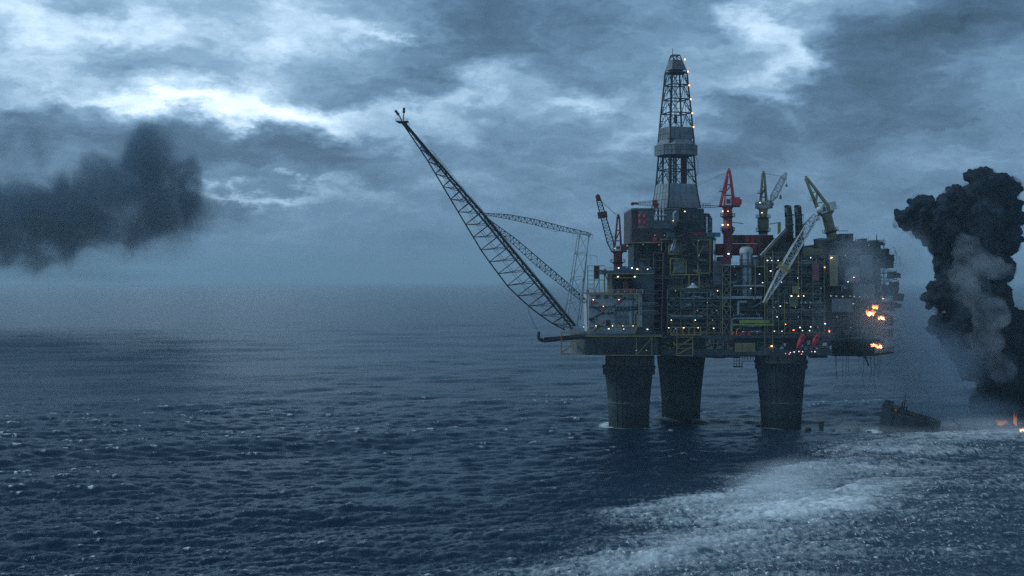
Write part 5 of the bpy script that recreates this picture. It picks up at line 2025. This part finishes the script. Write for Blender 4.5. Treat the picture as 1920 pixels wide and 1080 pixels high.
secs = []
for (x, hw, zd, zk) in ((-10.5, 3.0, 8.6, -3.5), (-10.2, 3.4, 8.7, -4), (-7.0, 3.9, 8.4, -4), (-6.8, 3.9, 6.6, -4), (-2, 4.0, 6.0, -4), (3, 3.9, 5.5, -4), (7, 3.2, 5.2, -3.5), (9.5, 1.9, 5.3, -2.5), (11.4, .3, 5.5, 1.0)):
    ring = []
    for (f, zf) in ((-1.0, 1.0), (-.98, .55), (-.86, .2), (-.5, 0), (0, -.02), (.5, 0), (.86, .2), (.98, .55), (1.0, 1.0)):
        ring.append(sp(x, f * hw, zk + (zd - zk) * zf))
    secs.append(ring)
MB().loft(secs, True, False).build('hull', M['rust'], ship)
b = MB()
for i in range(len(secs) - 1):
    for s_ in (0, -1):
        if abs(secs[i][s_].x - secs[i + 1][s_].x) > .5:
            b.bar(secs[i][s_] + Vector((0, 0, .3)), secs[i + 1][s_] + Vector((0, 0, .3)), .2, .9)
for x in (-6, -1.5, 2.5, 6):
    b.bar(sp(x, -4.05, 6), sp(x + .2, -3.7, 1), .3)
for z in (1.2, 3.0, 4.6):
    for i in range(3, len(secs) - 2):
        f_ = lambda q_: q_[1].lerp(q_[2], max(0, min(1, (5.2 - z) / 3.4))) + Vector((0, -.06, 0))
        b.bar(f_(secs[i]), f_(secs[i + 1]), .12)
b.build('bulwark', M['dark'], ship)
b = MB()
b.box(sc_.x - 6.6, sc_.x - 4.2, sc_.y - 2.2, sc_.y + 2.2, 6.2, 8.4)
b.prism([(sc_.x - 4.2, 6.2), (sc_.x - 1.8, 6.0), (sc_.x - 2.4, 7.6), (sc_.x - 4.2, 8.0)], sc_.y - 2.0, sc_.y + 2.0)
b.build('deckhouse', M['dark'], ship)
bx_o = MB()
bx_o.box(sc_.x - 5.6, sc_.x - 4.9, sc_.y - 2.6, sc_.y - 2.2, 6.0, 8.0)
bx_o.build('orange_panel', M['orange'], ship)
b = MB()
b.tube(sp(-2.6, 0, 6), sp(-2.6, 0, 14.2), .22, .12, 8)
b.bar(sp(-3.6, 0, 11.5), sp(-1.6, 0, 11.3), .16)
b.tube(sp(-3.5, -.5, 6), sp(-3.3, -.4, 10.8), .3, .25, 8).tube(sp(-1.6, -.5, 6), sp(-1.5, -.4, 9.6), .26, .2, 8)
b.bar(sp(-3.5, -.4, 8.6), sp(-1.4, -.4, 8.8), .4)
b.path([sp(-2.6, 0, 14), sp(-6.5, 0, 8.8)], .05, 4)
b.path([sp(-2.6, 0, 14), sp(5, 0, 5.8)], .05, 4)
b.build('mast', M['black'], ship)
rng = random.Random(51)
clutter(rng, sc_.x - 1, sc_.x + 6, sc_.y - 2.5, sc_.y + 2, 5.4, 7.2, 9, .5, 1.6).build('deck_gear', M['soot'], ship)
b = MB()
b.rail([sp(-10, -3.5, 8.7), sp(-7.1, -3.9, 8.4)], 1.0, .12, 1.2)
b.rail([sp(-6.5, -3.95, 6.9), sp(-2, -4, 6.3), sp(3, -3.9, 5.8), sp(7, -3.2, 5.5)], .8, .1, 1.6)
b.build('railing', M['black'], ship)
b = MB()
b.box(sc_.x + 1.0, sc_.x + 3.4, sc_.y - 1.4, sc_.y + 1.4, 5.4, 6.9)
b.lathe(sp(5.2, 0, 5.2), [(1.0, 0), (1.0, .5), (.5, .6), (.4, 1.3)], 12)
b.bar(sp(.2, .5, 5.6), sp(4.6, .3, 8.0), .25)
b.build('hatch', M['dark'], ship)
b = MB()
for x in (-8.6, -7.8, -3.4):
    b.bar(sp(x, -1, 6), sp(x + .3, -1, 10.4 if x < -4 else 9.2), .18)
b.bar(sp(-8.7, -1, 9.6), sp(-7.3, -1, 9.2), .14)
b.build('antenna_mast', M['black'], ship)
ship.rotation_euler = (math.radians(9), math.radians(9), math.radians(-22))

# floating wreckage, each piece of its own
WR = [(1515, 806, 13, 6, 'rounded dark lump of wreckage awash right beside the right hand concrete shaft', 0), (1540, 803, 8, 14, 'dark bent plate standing upright in the water between shaft and ship', 1), (1561, 808, 8, 3, 'low flat piece of wreckage behind the foam near the upright plate', 1),
      (1591, 808, 5, 3, 'smallest chip of wreckage halfway between shaft and ship', 1), (1608, 806, 9, 4, 'dark slab of wreckage drifting towards the ship from the left', 1), (1668, 823, 7, 5, 'dark round float bobbing in front of the ship', 0),
      (1704, 819, 7, 4, 'dark lump in the foam below the middle of the ship', 0), (1421, 799, 7, 3, 'small dark scrap floating left of the right hand shaft', 1), (1792, 797, 15, 12, 'tilted wreck plate sticking out of the water between ship and smoke', 2), (1752, 811, 18, 5, 'flat wreckage trailing from the low end of the ship', 1),
      (1630, 811, 8, 3, 'thin broken plank afloat left of the ship', 1)]
for i, (px, py, w_, h_, lb_, kd) in enumerate(WR):
    c = sea_point(px, py)
    s = c.y / FPX
    rng = random.Random(60 + i)
    b = MB()
    if kd == 0:
        r = w_ * s / 2
        b.lathe(c + Vector((0, 0, -r * .5)), [(r * .6, 0), (r, r * .35), (r * .95, r * .8), (r * .6, r * 1.15), (r * .15, r * 1.3)], 14)
    elif kd == 1:
        crumple(b, c + Vector((0, 0, h_ * s * .35)), w_ * s, 1.6, h_ * s, rng, .18)
    else:
        b.bar(c + Vector((-w_ * s * .5, 0, h_ * s * .95)), c + Vector((w_ * s * .5, 0, -.6)), 1.5, .5)
        b.bar(c + Vector((-w_ * s * .2, .4, h_ * s * .7)), c + Vector((w_ * s * .7, .5, -.8)), .6, .5)
    o = move_origin(b.build('wreckage', M['soot']))
    tag(o, lb_, 'wreckage', 'wreckage floating around the ship')

# ------------------------------------------------------------------ fires
def fire(name, base, tip, strength):
    """burning gas: hottest at the foot, redder and dimmer towards the tips"""
    m = bpy.data.materials.new(name)
    m.use_nodes = True
    T = NT(m.node_tree)
    b = m.node_tree.nodes['Principled BSDF']
    b.inputs['Base Color'].default_value = (0.02, 0.01, 0.01, 1)
    tc = T.n('ShaderNodeTexCoord')
    gz = T.sep(tc.outputs['Generated'])[2]
    nz = T.noise(tc.outputs['Generated'], 4.0, 4, 0.6).outputs[0]
    f = T.m('ADD', gz, T.m('MULTIPLY', T.m('SUBTRACT', nz, 0.5), 0.9))
    T.put(b.inputs['Emission Color'], T.ramp(f, [(0.05, base), (0.38, tuple((x + y) / 2 for x, y in zip(base, tip))), (0.8, tip)]))
    T.put(b.inputs['Emission Strength'], T.mapr(f, 0.1, 0.9, strength, strength * 0.16))
    return m


FL_OUT = fire('flame_orange', (1.0, 0.42, 0.12), (0.9, 0.13, 0.03), 3.2)
FL_SEA = fire('flame_smoky_red', (1.0, 0.30, 0.14), (0.6, 0.16, 0.10), 0.30)
FL_IN = glow('flame_core', (1.0, 0.74, 0.45), 6.0)


def flame_mesh(c, w, h, rng, n=5):
    """ragged tongues leaning with the wind, each twisted and pinched differently"""
    b = MB()
    for i in range(n):
        x0 = c[0] + rng.uniform(-.5, .5) * w
        y0 = c[1] + rng.uniform(-.4, .4) * w * .5
        z0 = c[2] + rng.uniform(0, .35) * h
        hh = h * rng.uniform(.3, .75)
        r = w * rng.uniform(.10, .22)
        lean = rng.uniform(-.5, .25) * w
        rings = []
        ph, am = rng.uniform(0, 6), rng.uniform(.08, .26) * w
        wob = [rng.uniform(.6, 1.3) for _ in range(9)]
        for k in range(9):
            f = k / 8
            rr = r * max(.04, math.sin(math.pi * min(1, .12 + .88 * f ** .75)) * wob[k])
            ox = am * math.sin(ph + f * 5) * f + lean * f * f
            rings.append([(x0 + ox + rr * math.cos(t_) * (1 + .3 * math.sin(3 * t_ + i + 2 * k)), y0 + rr * math.sin(t_), z0 + hh * f + .25 * rr * math.sin(2 * t_ + k)) for t_ in [2 * math.pi * q_ / 9 for q_ in range(9)]])
        b.loft(rings, True, True)
    return b


for i, (px, py, w_, h_, d_, lb_, core) in enumerate([
        (1632, 594, 15, 20, 540, 'bright white hot fire on the middle floors of the burning module', 1), (1653, 601, 13, 16, 541, 'orange fire right of the white hot one at the torn corner', 1),
        (1641, 580, 10, 14, 541, 'thin red curl of flame above the white hot fire', 0), (1637, 652, 12, 17, 540, 'low orange fire beside a lamp on the bottom deck', 1),
        (1649, 654, 9, 15, 540, 'tall orange tongue of fire at the end of the bottom deck walkway', 1), (1918, 809, 12, 10, 0, 'brightest flame on the water at the foot of the black smoke', 1),
        (1878, 800, 20, 20, 0, 'faint red flames on the water under the left side of the black smoke', 0), (1904, 800, 8, 44, 0, 'tall thin red flame on the water inside the black smoke', 0)]):
    rng = random.Random(90 + i)
    c = P(px, py, d_) if d_ else sea_point(px, py)
    s = c.y / FPX
    w_, h_ = w_ * .85, h_ * .85
    f = thing('flame', c, lb_, 'fire', 'fires on the platform and the water')
    flame_mesh(c, w_ * s, h_ * s, rng, 9).build('flame_tongue', FL_OUT if d_ or core else FL_SEA, f)
    if core:
        cc = c + Vector((0, -.9, h_ * s * .12))
        flame_mesh(cc, w_ * s * .5, h_ * s * .5, rng, 5).build('flame_core', FL_IN, f)

# ------------------------------------------------------------------ smoke
def blob_mesh(name, blobs, d, voxel, disp, m, lbl, cat, dscale=1.0, grow=1.0, kind=None, seed=1):
    """billowing smoke: overlapping balls fused into one skin and roughened at two sizes"""
    rng = random.Random(seed)
    bm = bmesh.new()
    s = d / FPX
    for (px, py, r) in blobs:
        c = P(px, py, d)
        for k in range(8 if r < 18 else 22):
            rr = r * s * (.86 if k == 0 else rng.uniform(.20, .54)) * grow
            off = Vector((0, 0, 0)) if k == 0 else Vector((rng.uniform(-1, 1), rng.uniform(-1.2, .5), rng.uniform(-1, 1))).normalized() * (r * s * 1.02 - rr * .8)
            cc = c + off + Vector((0, rng.uniform(-.5, .5) * r * s * dscale, 0))
            bmesh.ops.create_icosphere(bm, subdivisions=2 if k else 3, radius=rr, matrix=Matrix.Translation(cc))
    me = bpy.data.meshes.new(name)
    bm.to_mesh(me)
    bm.free()
    me.materials.append(m)
    o = bpy.data.objects.new(name, me)
    COL.objects.link(o)
    move_origin(o)
    r = o.modifiers.new('fuse', 'REMESH')
    r.mode, r.voxel_size, r.use_smooth_shade = 'VOXEL', voxel, True
    for i, (size, st) in enumerate(disp):
        t = bpy.data.textures.new(f'{name}_billow', 'CLOUDS')
        t.noise_scale, t.noise_depth = size, 3
        md = o.modifiers.new('billow', 'DISPLACE')
        md.texture, md.strength, md.mid_level, md.texture_coords = t, st, 0.5, 'LOCAL'
    sm = o.modifiers.new('soften', 'SMOOTH')
    sm.iterations = 2
    return tag(o, lbl, cat, kind=kind)


def vol_mat(name, col, density, aniso=0.0):
    m = bpy.data.materials.new(name)
    m.use_nodes = True
    n_ = m.node_tree
    n_.nodes.clear()
    v = n_.nodes.new('ShaderNodeVolumePrincipled')
    v.inputs['Color'].default_value = (*col, 1)
    v.inputs['Density'].default_value = density
    v.inputs['Anisotropy'].default_value = aniso
    o = n_.nodes.new('ShaderNodeOutputMaterial')
    n_.links.new(v.outputs[0], o.inputs['Volume'])
    return m


def smoke_surface(name, col):
    m = bpy.data.materials.new(name)
    m.use_nodes = True
    T = NT(m.node_tree)
    b = m.node_tree.nodes['Principled BSDF']
    b.inputs['Base Color'].default_value = (*col, 1)
    b.inputs['Roughness'].default_value = 1.0
    b.inputs['Specular IOR Level'].default_value = 0.0
    geo = T.n('ShaderNodeNewGeometry').outputs['Position']
    bp = T.n('ShaderNodeBump')
    bp.inputs['Strength'].default_value = 0.9
    bp.inputs['Distance'].default_value = 1.6
    T.put(bp.inputs['Height'], T.noise(geo, 0.35, 7, 0.62, .4).outputs[0])
    T.put(b.inputs['Normal'], bp.outputs[0])
    return m


DARK = [(1843, 350, 36), (1882, 356, 32), (1818, 330, 16), (1885, 400, 36), (1840, 405, 42), (1788, 378, 30), (1765, 415, 36), (1728, 388, 24), (1700, 410, 24), (1732, 432, 26), (1778, 458, 36),
        (1830, 462, 42), (1884, 445, 34), (1772, 500, 26), (1790, 540, 36), (1800, 590, 36), (1850, 560, 46), (1905, 600, 26), (1912, 650, 40), (1840, 640, 42), (1868, 700, 46), (1920, 710, 44),
        (1800, 665, 20), (1820, 690, 24), (1870, 745, 40), (1925, 760, 40), (1840, 760, 20), (1950, 660, 40), (1960, 720, 50), (1825, 505, 36), (1865, 505, 34), (1815, 425, 26), (1800, 400, 24), (1850, 620, 40), (1766, 555, 32), (1776, 612, 30), (1795, 650, 28)]
LIGHT = [(1808, 466, 27), (1832, 492, 30), (1798, 512, 26), (1862, 503, 26), (1892, 505, 15), (1822, 545, 34), (1852, 590, 40), (1846, 645, 36), (1876, 690, 28)]
dK = 596


def smoke_vol(name, col, dens, scale, lo, hi, rate=1.0):
    """torn, uneven smoke inside a billowing skin"""
    m = bpy.data.materials.new(name)
    m.use_nodes = True
    m.node_tree.nodes.clear()
    T = NT(m.node_tree)
    geo = T.n('ShaderNodeNewGeometry').outputs['Position']
    nz = T.noise(geo, scale, 5, 0.62, .8).outputs[0]
    v = T.n('ShaderNodeVolumePrincipled')
    v.inputs['Color'].default_value = (*col, 1)
    T.put(v.inputs['Density'], T.mapr(nz, lo, hi, 0.0, dens))
    o = T.n('ShaderNodeOutputMaterial')
    m.node_tree.links.new(v.outputs[0], o.inputs['Volume'])
    m.cycles.volume_step_rate = rate
    return m


blob_mesh('smoke_plume', DARK, dK, 0.75, [(5.0, 3.6), (1.8, 2.2), (0.8, 0.9)], smoke_surface('black_smoke', (0.022, 0.029, 0.038)), 'towering black smoke plume rising from burning water behind the sinking ship', 'smoke', grow=.86, seed=3)
blob_mesh('smoke_fringe', DARK, dK - 1, 1.1, [(6.0, 5.0), (2.0, 2.6)], smoke_vol('black_smoke_fringe', (0.12, 0.17, 0.22), 0.20, 0.15, 0.40, 0.70, 0.25), 'soft dark torn fringe of smoke around the black plume', 'smoke', grow=1.16, kind='stuff', seed=3)
blob_mesh('smoke_billow', LIGHT, dK - 15, 0.9, [(5.0, 3.4), (1.8, 1.8)], smoke_vol('grey_smoke', (0.76, 0.84, 0.92), 0.042, 0.10, 0.30, 0.68, 0.3), 'paler grey billow of smoke curling in front of the black plume', 'smoke', grow=1.0, kind='stuff', seed=4)


def soft_smoke(name, blobs, col, dens, noise_scale, noise_amt, lbl, aniso=0.0, soft=0.25, lo_=0.30, hi_=0.62, dmin=0.35, dmax=1.25):
    """drifting smoke of uneven density: blobs are (px, py, half width px, half height px, distance, half depth m, weight)"""
    los, his = [], []
    for (px, py, rx, ry, d, rd, w) in blobs:
        c, s = P(px, py, d), d / FPX
        r = Vector((rx * s, rd, ry * s)) * 1.15
        los.append(c - r)
        his.append(c + r)
    lo = [min(v[i] for v in los) for i in range(3)]
    hi = [max(v[i] for v in his) for i in range(3)]
    lo[2] = max(lo[2], 0.3)
    m = bpy.data.materials.new(name)
    m.use_nodes = True
    m.node_tree.nodes.clear()
    T = NT(m.node_tree)
    geo = T.n('ShaderNodeNewGeometry').outputs['Position']
    nz = T.noise(geo, noise_scale, 6, 0.6, .6)
    wv = T.vm('SCALE', T.vm('SUBTRACT', nz.outputs['Color'], (.5, .5, .5)))
    wv.node.inputs['Scale'].default_value = noise_amt
    tot = None
    for (px, py, rx, ry, d, rd, w) in blobs:
        c, s = P(px, py, d), d / FPX
        q = T.vm('DIVIDE', T.vm('SUBTRACT', geo, tuple(c)), (rx * s, rd, ry * s))
        L = T.vm('LENGTH', T.vm('ADD', q, wv))
        v = T.m('MULTIPLY', T.mapr(L, 1.0, soft, 0.0, 1.0), w)
        tot = v if tot is None else T.m('ADD', tot, v)
    den = T.m('MULTIPLY', tot, T.mapr(nz.outputs[0], lo_, hi_, dmin, dmax))
    v = T.n('ShaderNodeVolumePrincipled')
    v.inputs['Color'].default_value = (*col, 1)
    v.inputs['Anisotropy'].default_value = aniso
    T.put(v.inputs['Density'], T.m('MULTIPLY', den, dens))
    o = T.n('ShaderNodeOutputMaterial')
    m.node_tree.links.new(v.outputs[0], o.inputs['Volume'])
    ob = move_origin(MB().box(lo[0], hi[0], lo[1], hi[1], lo[2], hi[2]).build(name, m))
    return tag(ob, lbl, 'mist' if 'mist' in name else 'smoke', kind='stuff')


dL = 1900
soft_smoke('smoke_bank', [(285, 300, 62, 80, dL, 60, 1.7), (350, 345, 38, 74, dL, 40, 1.6), (215, 385, 210, 100, dL, 80, 1.5), (50, 420, 180, 95, dL, 80, 1.5), (50, 290, 90, 62, dL, 50, .45), (320, 400, 100, 60, dL, 60, .6),
                          (-120, 400, 180, 120, dL, 80, 1.2), (420, 400, 90, 45, dL, 50, .16)], (0.08, 0.15, 0.23), 0.022, 0.021, 1.25,
           'wide dark smoke bank drifting over the far sea', soft=0.55, lo_=.36, hi_=.60, dmin=.22, dmax=1.35)
soft_smoke('smoke_underside', [(80, 490, 230, 45, dL, 60, 1.0), (280, 470, 150, 40, dL, 60, .8), (150, 520, 260, 24, dL, 60, .6), (430, 430, 140, 50, dL, 60, .35)], (0.62, 0.60, 0.60), 0.0055, 0.014, 0.9, 'thin brownish grey smoke trailing below the dark smoke bank')
soft_smoke('smoke_veil', [(1640, 570, 80, 110, 540, 16, .8), (1600, 490, 80, 60, 540, 14, .8), (1690, 620, 80, 100, 548, 18, 1.0), (1740, 690, 130, 100, 552, 22, 1.3), (1640, 720, 110, 60, 545, 18, .5), (1800, 780, 150, 50, 552, 20, 1.0), (1560, 600, 60, 60, 537, 8, .4), (1700, 480, 60, 70, 552, 16, .6)],
           (0.62, 0.72, 0.80), 0.05, 0.05, 0.6, 'thin grey smoke veiling the burning end and the ship')

for (nm_lbl, bl, dn) in (('bright spray mist hanging over the whitest foam', [(1455, 915, 120, 34, 372, 24, 1.0), (1500, 885, 120, 30, 395, 20, .6), (1380, 945, 100, 22, 350, 16, .5)], 0.05),
                         ('low spray mist over the foam nearest the viewer', [(1180, 1060, 120, 22, 276, 14, 1.0), (1300, 1010, 100, 18, 300, 14, .6)], 0.034),
                         ('spray mist blown around the sinking ship', [(1700, 812, 130, 16, 515, 14, .8), (1850, 800, 130, 26, 518, 22, 1.0), (1600, 805, 90, 16, 520, 16, .6)], 0.022)):
    soft_smoke('spray_mist', bl, (0.9, 0.94, 0.96), dn, 0.09, 0.8, nm_lbl)
# ------------------------------------------------------------------ haze over the sea
def build_haze():
    b = MB().box(-27000, 27000, -700, 43500, -16, 330)
    m = bpy.data.materials.new('haze')
    m.use_nodes = True
    nt_ = m.node_tree
    nt_.nodes.clear()
    v = nt_.nodes.new('ShaderNodeVolumePrincipled')
    v.inputs['Color'].default_value = (0.70, 0.91, 1.0, 1)
    v.inputs['Density'].default_value = HAZE
    v.inputs['Anisotropy'].default_value = 0.2
    o = nt_.nodes.new('ShaderNodeOutputMaterial')
    nt_.links.new(v.outputs[0], o.inputs['Volume'])
    h = b.build('haze', m)
    tag(h, 'thin blue sea haze over the water', kind='stuff')


HAZE = 0.00008
build_haze()
